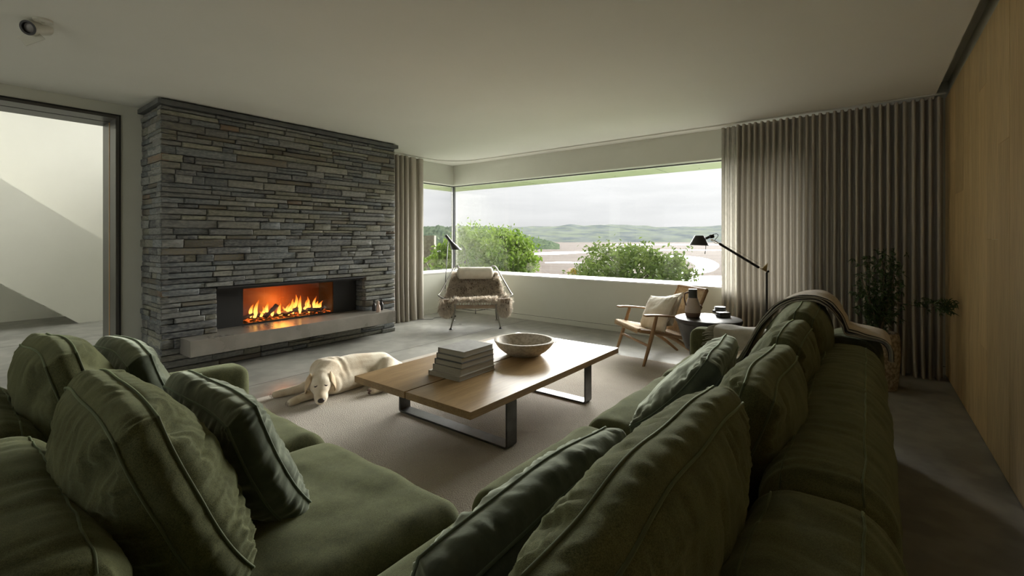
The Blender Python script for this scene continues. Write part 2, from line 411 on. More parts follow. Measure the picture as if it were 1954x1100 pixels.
# ================================================================== THE ROOM
H = 2.55; XW = 5.8; YB = 5.7; YL = 5.8; YW = -.57; XB = -3.2
rng = random.Random(7)
# floor runs through into the hall
struct('floor', WMB().box(XB - .2, XW + .0, YW - .3, 11.2, -.2, 0), concrete, smooth=False)
joint_m = pbr('joint_filler', (.12, .12, .105), rough=.8)
# saw-cut joints in the concrete
for k, (a, b) in enumerate([((-3, 4.15), (5.8, 4.15)), ((-3, 7.9), (5, 7.9))]):
    jb = WMB()
    if a[1] == b[1]: jb.box(a[0], b[0], a[1] - .0025, a[1] + .0025, -.002, .0008)
    else: jb.box(a[0] - .0025, a[0] + .0025, a[1], b[1], -.002, .0008)
    jb.build('floor_joint', joint_m, bpy.data.objects['floor'], smooth=False)
# ceiling slab stops short of the timber wall (shadow slot)
cb = WMB().box(XB - .2, XW + .3, -.485, 6.2, H, H + .25)
struct('ceiling', cb, ceil_m, smooth=False)
struct('ceiling_slot', WMB().box(XB - .2, XW + .3, YW - .3, -.485, H + .16, H + .25), ceil_m, smooth=False)
# fireplace wall with the wide opening
wb = WMB()
wb.box(XB, -1.7, YB, 6.2, 0, H)
wb.box(-1.7, 1.18, YB, 6.2, 2.435, H)
wb.box(1.18, 4.02, YB, 6.2, 0, H)
struct('wall_back', wb, paint, smooth=False)
# opening lining: steel jambs and head with a slot for the sliding door
jl = WMB()
jl.box(1.155, 1.18, YB - .004, YB + .22, 0, 2.435); jl.box(1.155, 1.18, YB + .245, 6.2, 0, 2.435)
jl.box(-1.7, 1.155, YB - .004, YB + .22, 2.41, 2.435); jl.box(-1.7, 1.155, YB + .245, 6.2, 2.41, 2.435)
jl.box(-1.7, -1.675, YB - .004, 6.2, 0, 2.41)
lining_m = pbr('grey_metal_lining', (.085, .082, .075), rough=.42, metal=.3)
opening = struct('trim_1', jl, lining_m, smooth=False)
fr = WMB()
fr.box(1.18, 1.192, YB - .012, YB + .0, 0, 2.447); fr.box(-1.712, 1.192, YB - .012, YB, 2.435, 2.447); fr.box(-1.712, -1.7, YB - .012, YB, 0, 2.435)
fr.build('black_trim', black, opening, smooth=False)  # black trim edging the opening
sl = WMB(); sl.box(1.174, 1.182, YB + .22, YB + .245, 0, 2.42); sl.box(-1.7, 1.17, YB + .22, YB + .245, 2.428, 2.436)
sl.build('door_slot', black, opening, smooth=False)
struct('door_1', WMB().box(1.1515, 1.175, YB + .226, YB + .24, 0.005, 2.405), pbr('door_edge_oak', (.62, .38, .17), rough=.5), smooth=False)
# timber wall of vertical oak boards
wall_w = struct('wall_right', WMB().box(XB, XW + .3, YW - .25, YW - .02, 0, H + .25), paint, smooth=False)
bx = [5.8, 5.4, 5.19, 4.78, 4.54, 4.19, 3.94, 3.635, 3.38, 3.11, 2.83, 2.55, 2.25, 1.98, 1.7, 1.41, 1.14, .85, .55, .28, 0, -.3, -.6, -.9]
cuts = [[], [1.9], [1.62], [], [], [.58, 2.2], [1.25], [1.77], [], [.9], [], [1.4], [], [.7], [2.0], [], [1.1], [], [1.6], [.5], [], [1.3], []]
for i in range(len(bx) - 1):
    zs = [0.006] + cuts[i] + [H]
    for k in range(len(zs) - 1):
        d = rng.uniform(0, .0015)
        WMB().box(bx[i + 1] + .0006, bx[i] - .0006, YW - .02, YW + d, zs[k] + (.0006 if k else 0), zs[k + 1] - .0006).build('plank', oak_w, wall_w, smooth=False)
# window wall (large corner window)
SILL = .685; HEAD = 2.21; WY0 = .55
ww = WMB()
ww.box(XW, XW + .3, YW - .3, WY0, 0, H + .3)
ww.box(XW, XW + .3, WY0, YL + .3, 0, SILL - .02)
ww.box(XW, XW + .3, WY0, YL + .3, HEAD, H)
struct('wall_window', ww, paint, smooth=False)
wl = WMB()
wl.box(4.02, XW, YL, YL + .3, 0, SILL - .02); wl.box(4.02, XW, YL, YL + .3, HEAD, H)
wl.box(3.9, 4.2, YB, 6.2, 0, H)
struct('wall_left_window', wl, paint, smooth=False)
# baseboards with a thin shadow line
bb = WMB().box(XW - .012, XW, YW, YL, 0, .082); struct('baseboard_window', bb, paint, smooth=False, bevel=.001)
bl = WMB().box(XW - .0135, XW - .012, YW, YL, .074, .078); bl.build('shadow_line', mortar_m, bpy.data.objects['baseboard_window'], smooth=False)
struct('baseboard_left', WMB().box(4.02, XW - .012, YL - .012, YL, 0, .082), paint, smooth=False, bevel=.001)
# sill boards
sillA = struct('trim_2', WMB().box(XW - .004, 6.28, WY0, 3.02, SILL - .02, SILL), white_m, smooth=False, bevel=.002)
struct('trim_3', WMB().box(XW - .004, 6.28, 3.024, 6.28, SILL - .02, SILL), white_m, smooth=False, bevel=.002)
struct('trim_4', WMB().box(4.02, XW - .004, YL - .004, 6.28, SILL - .02, SILL), white_m, smooth=False, bevel=.002)
# glazing
GX = 5.96
post_m = pbr('window_steel', (.05, .053, .055), rough=.4, metal=.6)
win1 = struct('window_1', WMB().box(GX - .02, GX + .02, WY0, GX - .0, HEAD - .012, HEAD), post_m, smooth=False)
WMB().box(GX - .006, GX + .006, WY0, GX - .03, SILL, HEAD - .012).build('pane', glass_m, win1, smooth=False)
WMB().box(GX - .02, GX + .02, WY0, GX - .02, SILL, SILL + .006).build('bottom_channel', post_m, win1, smooth=False)
win2 = struct('window_2', WMB().box(4.02, GX - .02, GX - .02, GX + .02, HEAD - .012, HEAD), post_m, smooth=False)
WMB().box(4.02, GX - .03, GX - .006, GX + .006, SILL, HEAD - .012).build('pane', glass_m, win2, smooth=False)
WMB().box(GX - .025, GX + .025, GX - .025, GX + .025, SILL, HEAD).build('corner_post', post_m, win2, smooth=False)
# cream reveal strip at the window head and the exterior soffit
soff_m = pbr('soffit_board_lawn_tint', (.36, .395, .25), (.42, .45, .31), scale=2, rough=.5)  # green bounce from the lawn is put into the soffit colour
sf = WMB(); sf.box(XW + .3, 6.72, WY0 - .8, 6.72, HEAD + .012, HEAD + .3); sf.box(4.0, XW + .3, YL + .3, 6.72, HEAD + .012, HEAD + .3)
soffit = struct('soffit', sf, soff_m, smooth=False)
for i in range(9):
    y = 1.2 + i * .62
    WMB().lathe([(.008, -.004), (.008, 0)], (6.16 + (.38 if i % 2 else 0), y, HEAD + .013), 10).build('soffit_fixing', post_m, soffit)
for y in (2.3, 4.6):
    WMB().box(6.1, 6.72, y - .003, y + .003, HEAD + .010, HEAD + .013).build('board_joint', post_m, soffit, smooth=False)
# roof slab and remaining shell behind the camera
wlb = WMB(); wlb.box(XB - .2, XB, YW - .3, .2, 0, H + .3); wlb.box(XB - .2, XB, 5.4, 11.2, 0, 5); wlb.box(XB - .2, XB, .2, 5.4, 2.4, H + .3); wlb.box(XB - .2, XB, .2, 5.4, 0, .05); wlb.box(XB - .2, XB, 6.1, 6.2, H, 5)
struct('wall_left', wlb, paint, smooth=False)
added_win4 = struct('added_window_4', WMB().box(XB - .12, XB - .06, 2.93, 2.97, .05, 2.4), post_m, smooth=False)  # added window behind the camera, there to fill the room with light
WMB().box(XB - .1, XB - .09, .2, 2.93, .05, 2.4).build('pane', glass_m, added_win4, smooth=False); WMB().box(XB - .1, XB - .09, 2.97, 5.4, .05, 2.4).build('pane', glass_m, added_win4, smooth=False)
portal((XB - .15, 2.8, 1.225), (0, R(-90), 0), 2.35, 5.2)
struct('roof', WMB().box(XB - .2, 6.72, YW - .3, 6.2, H + .3, H + .4), paint, smooth=False)

# ------------------------------------------------------------------ hall with the stair
HY = 9.3
struct('wall_hall', WMB().box(XB, 4.2, 10.31, 10.5, 0, 5), hallpaint, smooth=False)
whr = WMB(); whr.box(4.0, 4.2, 6.2, 7.2, 0, 5); whr.box(4.0, 4.2, 7.2, 10.31, 0, 3.1); whr.box(4.0, 4.2, 7.2, 10.31, 4.8, 5)
struct('wall_hall_right', whr, hallpaint, smooth=False)
struct('added_window_5', WMB().box(4.09, 4.10, 7.2, 10.31, 3.1, 4.8), glass_m, smooth=False)  # unseen high window added to brighten the hall
portal((4.15, 8.75, 3.95), (0, R(90), 0), 1.7, 3.1)
struct('wall_hall_near', WMB().box(XB, 4.2, 6.1, 6.2, H + .0, 5), hallpaint, smooth=False)
hr = WMB(); hr.box(XB, 4.2, 6.1, 7.9, 5, 5.1); hr.box(XB, 4.2, 10.28, 10.5, 5, 5.1); hr.box(XB, -2.6, 7.9, 10.28, 5, 5.1); hr.box(3.7, 4.2, 7.9, 10.28, 5, 5.1)
struct('ceiling_hall', hr, hallpaint, smooth=False)
struct('added_skylight_3', WMB().box(-2.6, 3.7, 7.9, 10.28, 5.05, 5.06), glass_m, smooth=False)  # unseen skylight added to light the hall from above
portal((.55, 9.09, 5.0), (0, 0, 0), 6.3, 2.38)
struct('baseboard_hall', WMB().box(XB, 4.0, 10.298, 10.31, 0, .16), hallpaint, smooth=False)
# stair balustrade wall: a sloping band, solid to the floor on its right
sp = WMB()
slope_l = .653 / (1.458 - .673); slope_u = (2.081 - 1.25) / (1.712 - .673)
def zl(x): return max(0.0, (1.458 - x) * slope_l)
def zu(x): return 1.25 + (1.712 - x) * slope_u
xs = [-3.1, .673, 1.458, 2.2, 3.1]
pts = [(x, zl(x)) for x in xs] + [(x, zu(x)) for x in reversed(xs)]
n = len(pts)
sp.add([(x, HY, z) for x, z in pts] + [(x, HY + .1, z) for x, z in pts],
       [tuple(range(n)), tuple(range(2 * n - 1, n - 1, -1))] + [(i, i + n, (i + 1) % n + n, (i + 1) % n) for i in range(n)])
struct('wall_stair', sp, hallpaint, smooth=False)
st = empty('staircase', (1.4, 9.8, 0), label='white stair flight rising behind the sloping balustrade wall in the hall', cat='stairs')
for i in range(17):
    x1 = 1.458 - i * .24; z1 = .17 * (i + 1) * (slope_l * .24 / .17)
    WMB().box(x1 - .26, x1, HY + .105, 10.297, z1, z1 + .04).build('tread', hallpaint, st, smooth=False, bevel=.003)
    WMB().box(x1 - .02, x1, HY + .105, 10.297, z1 - .16 * (slope_l * .24 / .17), z1).build('riser', hallpaint, st, smooth=False)

# ================================================================== FIREPLACE
FX0, FX1, FY = 1.35, 3.98, 5.095
fp = empty('stone_chimney_breast', (2.66, 5.4, 0), label='dry-laid grey slate chimney breast standing against the back wall', cat='fireplace')
OX0, OX1, OZ0, OZ1 = 1.81, 3.506, .325, .778
core = WMB()
core.box(FX0 + .05, OX0 - .02, FY + .05, YB - .001, 0, 2.50); core.box(OX1 + .02, FX1 - .03, FY + .05, YB - .001, 0, 2.50)
core.box(OX0 - .02, OX1 + .02, FY + .05, YB - .001, OZ1 + .02, 2.50); core.box(OX0 - .02, OX1 + .02, FY + .05, YB - .001, 0, OZ0 - .16)
core.box(OX0 - .02, OX1 + .02, YB - .06, YB - .001, OZ0 - .16, OZ1 + .02)
core.build('core', mortar_m, fp, smooth=False)
def stone_mesh(x0, x1, y0, y1, z0, z1, face, r_):
    """an irregular slate block; face 'f' = rough front towards -Y, 'l' = rough side towards -X, 'c' = both"""
    L = max(x1 - x0, y1 - y0); nx = max(2, min(7, int((x1 - x0) / .07))); nyy = 2
    sd = r_.uniform(0, 99)
    j = lambda a: r_.uniform(-a, a)
    mb_ = WMB()
    dz0, dz1, dz2, dz3 = j(.003), j(.003), j(.003), j(.003)
    def fpt(u, v, a):
        x = x0 + (x1 - x0) * u; z = z0 + (z1 - z0) * v + ((dz0 * (1 - u) + dz1 * u) * (1 - v) + (dz2 * (1 - u) + dz3 * u) * v)
        eu = min(u, 1 - u) * (x1 - x0); ev = min(v, 1 - v) * (z1 - z0)
        edge = max(0, 1 - min(eu, ev) / .007) * .009
        d = nz3(x * 14 + sd, z * 30, sd) * .006 + nz3(x * 45, z * 60 + sd, 3) * .003
        return x, z, d, edge
    nu, nv = nx + 2, 4
    us = [0, min(.3, .008 / max(.02, (x1 - x0)))]
    us = us + [us[1] + (1 - 2 * us[1]) * k / nx for k in range(1, nx)] + [1 - us[1], 1]
    vsn = [0, .14, .5, .86, 1]
    if face in 'fc':
        vs = []
        for v in vsn:
            for u in us:
                x, z, d, e = fpt(u, v, 0); vs.append((x + (j(.003) if u in (0, 1) else 0), y0 + d + e, z))
        W = len(us)
        fs = [(b * W + a, b * W + a + 1, (b + 1) * W + a + 1, (b + 1) * W + a) for b in range(4) for a in range(W - 1)]
        # sides back to y1
        nb = len(vs); back = []
        ring = [a for a in range(W)] + [b * W + W - 1 for b in range(1, 5)] + [4 * W + a for a in range(W - 2, -1, -1)] + [b * W for b in range(3, 0, -1)]
        vs += [(vs[i][0], y1, vs[i][2]) for i in ring]; m = len(ring)
        for k in range(m):
            fs.append((ring[k], nb + k, nb + (k + 1) % m, ring[(k + 1) % m]))
        mb_.add(vs, fs)
    if face == 'l':
        vs = []; nyq = max(2, min(5, int((y1 - y0) / .07)))
        us2 = [0, .06] + [.06 + .88 * k / nyq for k in range(1, nyq)] + [.94, 1]
        for v in vsn:
            for u in us2:
                y = y1 - (y1 - y0) * u; z = z0 + (z1 - z0) * v
                e = max(0, 1 - min(min(u, 1 - u) * (y1 - y0), min(v, 1 - v) * (z1 - z0)) / .006) * .006
                d = nz3(y * 14 + sd, z * 30, sd) * .006 + nz3(y * 45, z * 60 + sd, 3) * .003
                vs.append((x0 + d + e, y, z))
        W = len(us2)
        fs = [(b * W + a, b * W + a + 1, (b + 1) * W + a + 1, (b + 1) * W + a) for b in range(4) for a in range(W - 1)]
        nb = len(vs)
        ring = [a for a in range(W)] + [b * W + W - 1 for b in range(1, 5)] + [4 * W + a for a in range(W - 2, -1, -1)] + [b * W for b in range(3, 0, -1)]
        vs += [(x1, vs[i][1], vs[i][2]) for i in ring]; m = len(ring)
        for k in range(m):
            fs.append((ring[k], nb + k, nb + (k + 1) % m, ring[(k + 1) % m]))
        mb_.add(vs, fs)
    return mb_
rs = random.Random(21)
def pick(z):
    t = rs.random()
    return 0 if t < .32 else 1 if t < .50 else 2 if t < .70 else 3 if t < .82 else 4 if t < .885 else 5 if t < .985 else 6
# the courses
cz = [0.0]; target_levels = [OZ0, OZ1]
while cz[-1] < 2.485 - .03:
    hh = rs.choice([.042, .048, .052, .056, .06, .064, .07, .078])
    nxt = cz[-1] + hh
    for tl in (.175, OZ0, OZ1, 2.485):
        if cz[-1] < tl - .001 and nxt > tl - .03: nxt = tl
    cz.append(nxt)
stones = []
for i in range(len(cz) - 1):
    z0, z1 = cz[i] + .0026, cz[i + 1] - .0026
    cut = not (z1 < .175 or z0 > OZ1 - .01)          # passes the opening or the shelf
    side_q = rs.random() < .5
    qd = rs.uniform(.10, .17) if side_q else rs.uniform(.24, .42)
    ql = rs.uniform(.30, .5) if side_q else rs.uniform(.10, .19)
    def row(xa, xb, first=False, sub=True):
        x = xa
        while x < xb - .001:
            l = rs.choice([.10, .14, .17, .21, .25, .29, .34, .40, .52])
            if first: l = ql; 
            if xb - (x + l) < .09: l = xb - x
            if xb - (x + l) < .02: l = xb - x
            pr = rs.uniform(-.014, .014)
            if sub and not first and z1 - z0 > .058 and rs.random() < .4 and l < .42:
                zm = z0 + (z1 - z0) * rs.uniform(.42, .58)
                stones.append((x + .0015, x + l - .0015, FY + pr, FY + .07, z0, zm - .0015, 'f')); stones.append((x + .0015, x + l - .0015, FY - pr * .6, FY + .07, zm + .0015, z1, 'f'))
            else:
                stones.append((x + .0015, x + l - .0015, FY + pr, FY + (.07 if not first else qd), z0, z1, 'c' if first else 'f'))
                if first:
                    stones.append((FX0 + pr * .3, FX0 + .06, FY + pr + .004, FY + qd, z0, z1, 'q'))
            x += l; first = False
    if cut:
        row(FX0, OX0, True); row(OX1, FX1)
    else:
        row(FX0, FX1, True)
    y = FY + qd
    while y < YB - .01:
        l = rs.uniform(.14, .34)
        if YB - (y + l) < .08: l = YB - .002 - y
        stones.append((FX0 + rs.uniform(-.008, .008), FX0 + .06, y + .0015, y + l - .0015, z0, z1, 'l')); y += l
    # reveal on the right of the opening, seen through the fire recess
    if cut and z0 >= OZ0 - .01 and z1 <= OZ1 + .01:
        stones.append((OX1 - .005 + rs.uniform(-.004, .004), OX1 + .03, FY + .072, FY + .21, z0, z1, 'l'))
# the 300 largest in view are parts of their own, the rest one piece
def vis(s_):
    x0, x1, y0, y1, z0, z1, f = s_
    if f == 'f' or f == 'c': return (x1 - x0) * (z1 - z0) * (1.0 if z0 > .17 or x1 > 1.5 else .6)
    return (y1 - y0) * (z1 - z0) * .45
order = sorted(range(len(stones)), key=lambda k: -vis(stones[k]))
keep = set(order[:300]); rest = [WMB() for _ in STONES]; rest_all = WMB()
for k, s_ in enumerate(stones):
    f = 'l' if s_[6] in 'lq' else s_[6]
    mb_ = stone_mesh(*s_[:6], f, rs)
    mi = pick(s_[4])
    if k in keep:
        mb_.build('stone', STONES[mi], fp, smooth=True, angle=40)
    else:
        rest_all.add(mb_.v, mb_.f, mi)
rest_all.build('small_stones', STONES, fp, smooth=True, angle=40, kind='stuff')
# slate cap just under the ceiling
capb = WMB(); capb.box(FX0 - .03, FX1 + .03, FY - .03, YB - .001, 2.487, 2.532)
capb.build('cap', cap_m, fp, smooth=False, bevel=.004)
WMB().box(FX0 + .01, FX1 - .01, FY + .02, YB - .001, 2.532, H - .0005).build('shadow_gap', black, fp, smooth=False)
# concrete shelf
hb = WMB(); hb.box(1.50, 3.79, 4.84, YB - .07, .175, .325)
hb.build('hearth_shelf', hearth_m, fp, smooth=False, bevel=.004)
# ---- gas fire insert
gf = empty('gas_fire', (2.65, 5.3, .326), label='wide glazed log fire burning inside the slate chimney breast', cat='fire')
PY = FY + .19
GX0, GX1, GZ0, GZ1 = 2.125, 3.175, .335, .733
pn = WMB(); pn.box(OX0 + .002, GX0, PY, PY + .02, .327, OZ1 - .03); pn.build('side_panel', firepanel, gf, smooth=False)
pn = WMB(); pn.box(GX1 + .035, OX1 - .01, PY, PY + .02, .327, OZ1 - .03); pn.build('side_panel', firepanel, gf, smooth=False)
pn = WMB(); pn.box(OX0 + .002, OX1 - .01, PY - .14, PY + .02, OZ1 - .045, OZ1 - .002); pn.build('header_panel', firepanel, gf, smooth=False)
pn = WMB(); pn.box(OX0 + .001, OX1 - .002, FY - .005, FY + .06, OZ1 - .02, OZ1 - .003); pn.build('lintel_edge', black, gf, smooth=False)
pn = WMB(); pn.box(GX1, GX1 + .035, PY, PY + .35, .327, GZ1 + .02); pn.build('frame_upright', firepanel, gf, smooth=False)
pn = WMB(); pn.box(GX0, GX1, PY + .002, PY + .03, .327, GZ0 + .006); pn.build('frame_bottom', black, gf, smooth=False)
WMB().box(GX0, GX1, PY + .012, PY + .018, GZ0 + .006, GZ1).build('pane', fireglass_m, gf, smooth=False)
ln = WMB(); ln.box(GX0 - .02, GX1 + .02, PY + .34, PY + .36, .327, GZ1 + .02); ln.box(GX0 - .02, GX0, PY + .02, PY + .34, .327, GZ1 + .02)
ln.box(GX0 - .02, GX1 + .02, PY + .02, PY + .36, GZ1, GZ1 + .02); ln.build('liner', liner_m, gf, smooth=False)
eb = WMB()
def emb(u, v):
    x = GX0 + (GX1 - GX0) * u; y = PY + .035 + .30 * v
    return (x, y, .338 + .025 * math.sin(v * math.pi) + .012 * nz3(x * 30, y * 30, 1))
eb.grid(emb, 60, 16); eb.build('ember_bed', ember_m, gf)
rl = random.Random(5)
for i in range(13):
    x = GX0 + .1 + (GX1 - GX0 - .2) * (i + .5) / 13; y = PY + .09 + rl.uniform(0, .14)
    a = rl.uniform(-.5, .5); L = rl.uniform(.09, .2); tilt = rl.uniform(-.2, .35)
    if i == 3: a, L, tilt, y = .3, .19, .75, PY + .08
    d = Vector((math.cos(a), math.sin(a), tilt)).normalized()
    c = Vector((x, y, .375 + abs(tilt) * L * .4))
    pth = [c + d * (L * (t / 5 - .5)) + Vector((0, 0, .006 * nz3(t, i, 3))) for t in range(6)]
    lb = WMB(); lb.tube(pth, [rl.uniform(.015, .026) for _ in pth], 8); lb.build('log', log_m, gf)
def flame(x, y, z, h, wd, lean, seed):
    fb = WMB(); n_ = 14; vs = []; seg = 10
    for i in range(n_ + 1):
        t = i / n_
        wv = wd * (t * 3.2 + .35) * (1 - t) ** 1.15 * 1.1
        cx = x + lean * h * t * t + .014 * math.sin(t * 7 + seed) * t
        cy = y + .012 * math.sin(t * 5 + seed * 2) * t
        for k in range(seg):
            a = 2 * math.pi * k / seg
            vs.append((cx + wv * math.cos(a) * (1 + .25 * nz3(t * 4, k, seed)), cy + wv * .45 * math.sin(a), z + h * t))
    fs = [(i * seg + k, i * seg + (k + 1) % seg, (i + 1) * seg + (k + 1) % seg, (i + 1) * seg + k) for i in range(n_) for k in range(seg)]
    fb.add(vs, fs); fb.build('flame', flame_m, gf, angle=0)
rf = random.Random(11)
for (px, n_, hmax) in [(482, 3, .20), (508, 2, .13), (520, 2, .15), (543, 3, .19), (533, 2, .12), (552, 2, .14), (566, 3, .22), (558, 2, .15), (588, 3, .16), (600, 3, .17), (578, 1, .1), (612, 2, .14), (495, 1, .07), (530, 2, .08)]:
    for q in range(n_):
        X = at(px + rf.uniform(-7, 7), 580, y=PY + .14).x
        flame(X, PY + .10 + rf.uniform(0, .14), .35 + rf.uniform(0, .025), hmax * rf.uniform(.6, 1.05), rf.uniform(.014, .024), rf.uniform(-.1, .3), rf.uniform(0, 9))
fl = bpy.data.lights.new('fire_glow', 'POINT'); fl.energy = 10; fl.color = (1, .26, .035); fl.shadow_soft_size = .12
flo = bpy.data.objects.new('fire_glow', fl); COL.objects.link(flo); flo.location = (2.62, PY + .16, .48)
# figurines on the hearth shelf
for (px, py, m, lb, s_) in [(714, 594, bottle_k, 'small black pear-shaped figurine beside the blush one, nearer the fire', 1.0), (722, 596, bottle_w, 'small blush pink figurine between two black ones on the hearth', .95), (728, 592, bottle_k, 'small black pear-shaped figurine beside the blush one, farther from the fire', 1.08)]:
    p = at(px, py, z=.326)
    fb = WMB(); fb.lathe([(.0, 0), (.022, .001), (.026, .015), (.027, .05), (.020, .085), (.010, .105), (.0095, .112), (.015, .122), (.014, .134), (.005, .142), (0, .143)], (p.x, p.y, .326), 20)
    fo = fb.build('figurine', m, label=lb, cat='figurine', group='three figurines on the hearth')

# ================================================================== OUTSIDE
SEA = -24.0
lawn_m = pbr('lawn', (0.0413, 0.0750, 0.0120), (0.0638, 0.1087, 0.0210), scale=3, rough=.9, bump=.6, bscale=50)
sand_m = pbr('wet_sand', (.050, .0365, .0285), (.068, .0525, .0425), scale=.012, detail=10, rough=.95, spec=.03, stretch=(1, .35, 1), fine=((.085, .073, .064), .05, .4))
water_m = pbr('estuary_water', (0.1800, 0.1860, 0.1920), rough=.28, spec=1.0)
hill_m = pbr('hazed_far_hillside', (.080, .092, .098), (.118, .130, .124), scale=.0035, detail=9, rough=1, spec=0, fine=((.14, .158, .115), .006, .6), lo=.42, hi=.6)  # distance haze is put into the hills' base colour
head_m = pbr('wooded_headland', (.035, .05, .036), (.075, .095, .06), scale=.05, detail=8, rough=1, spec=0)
def leaf_mat(name, c1, c2):
    m, t, b = newmat(name); v = coords(t)
    n_ = N(t, 'ShaderNodeTexNoise', Scale=2.2, Detail=5.0); t.links.new(v, n_.inputs['Vector'])
    r_ = t.nodes.new('ShaderNodeValToRGB'); t.links.new(n_.outputs['Fac'], r_.inputs[0])
    r_.color_ramp.elements[0].position = .35; r_.color_ramp.elements[0].color = (*c1, 1); r_.color_ramp.elements[1].position = .65; r_.color_ramp.elements[1].color = (*c2, 1)
    t.links.new(r_.outputs[0], b.inputs['Base Color']); b.inputs['Roughness'].default_value = .6; b.inputs['Specular IOR Level'].default_value = .2
    tr = t.nodes.new('ShaderNodeBsdfTranslucent'); t.links.new(r_.outputs[0], tr.inputs['Color'])
    mix = t.nodes.new('ShaderNodeMixShader'); mix.inputs[0].default_value = .35; t.links.new(b.outputs[0], mix.inputs[1]); t.links.new(tr.outputs[0], mix.inputs[2])
    t.links.new(mix.outputs[0], t.nodes['Material Output'].inputs[0]); return m
leafA_m = leaf_mat('tree_leaf_bright', (.070, .125, .016), (.145, .215, .034))
leafB_m = leaf_mat('tree_leaf_olive', (.055, .085, .022), (.115, .150, .042))
bark_m = pbr('bark', (.06, .05, .035), rough=.9)
struct('lawn', WMB().grid(lambda u, v: (5.4 + 2.2 + 60 * u if u > 0 else 5.0, -30 + 80 * v, -.35 - (max(0, u - .02) * 60) * .36), 24, 12), lawn_m)
struct('unseen_terrace', WMB().add([(-80, -40, -.4), (XB - .2, -40, -.4), (XB - .2, 50, -.4), (-80, 50, -.4)], [(0, 1, 2, 3)]), pbr('grey_bounce_paving', (.20, .19, .165), (.26, .25, .22), scale=2, rough=.9))  # unseen ground, made grey paving so its bounce fills without green
# sand flats, lit pools and channels
sx = WMB().add([(60, -9000, SEA), (14000, -9000, SEA), (14000, 14000, SEA), (60, 14000, SEA)], [(0, 1, 2, 3)])
sand = struct('sand_flats', sx, sand_m)
def ground_poly(pix, name):
    P = [at(x, y, z=SEA + .15) for x, y in pix]
    cx = sum(p.x for p in P) / len(P); cy = sum(p.y for p in P) / len(P)
    b_ = WMB().add([p for p in P], [tuple(range(len(P)))])
    b_.build(name, water_m, sand, smooth=False)
def curve_poly(top, bot, name):
    ground_poly([tuple(p[:2]) for p in bez([(x, y, 0) for x, y in top], 6)] + [tuple(p[:2]) for p in reversed(bez([(x, y, 0) for x, y in bot], 6))], name)
curve_poly([(1262, 488), (1300, 488), (1345, 493), (1368, 502), (1371, 510), (1352, 520), (1300, 526)], [(1262, 489.5), (1288, 492), (1315, 499), (1328, 508), (1322, 514), (1306, 518), (1275, 522)], 'tidal_channel')
curve_poly([(1150, 476.8), (1250, 476.6), (1420, 477.0)], [(1150, 477.8), (1250, 478.2), (1420, 478.6)], 'tidal_channel')
curve_poly([(1005, 484), (1060, 481), (1110, 480.5), (1160, 480.8)], [(1005, 487), (1060, 486), (1110, 483), (1160, 481.4)], 'tidal_channel')
curve_poly([(1285, 531), (1330, 527), (1380, 526.5), (1430, 527)], [(1285, 548), (1330, 552), (1380, 552), (1430, 552)], 'tidal_channel')
curve_poly([(1040, 501), (1075, 500), (1110, 501)], [(1040, 502), (1075, 502.5), (1110, 502)], 'tidal_channel')
curve_poly([(1160, 466.5), (1290, 466.3), (1420, 466.5)], [(1160, 467.6), (1290, 467.8), (1420, 467.6)], 'tidal_channel')
# far hills across the estuary
def hills(name, label, depth, amp_px, px0, px1, prof, mat, nu=140, nv=18, depth_len=2500, rough_amp=8, trees=0):
    b_ = WMB()
    def fn(u, v):
        px = px0 + (px1 - px0) * u
        base = at(px, CY, d=depth * (1 + v * depth_len / depth)); f = depth + v * depth_len
        hpx = prof(u)
        z = SEA + (hpx / F * (depth + depth_len)) * (math.sin(min(1, v * 1.0) * math.pi / 2)) ** .9
        z += rough_amp * nz3(u * 40, v * 7, 2) * v + trees * abs(nz3(u * 190, v * 60, 5)) * min(1, v * 6)
        return (base.x, base.y, z)
    b_.grid(fn, nu, nv)
    return struct(name, b_, mat, angle=0)
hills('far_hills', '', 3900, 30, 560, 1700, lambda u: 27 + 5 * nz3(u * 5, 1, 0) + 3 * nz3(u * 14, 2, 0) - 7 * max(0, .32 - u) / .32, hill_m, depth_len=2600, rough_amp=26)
hills('wooded_headland', '', 1150, 30, 640, 1068, lambda u: 3 + (34 if u < .68 else 34 * (1 - ((u - .68) / .32) ** 1.15)) + 1.5 * nz3(u * 12, 0, 0), head_m, nu=200, nv=24, depth_len=420, rough_amp=4, trees=9)

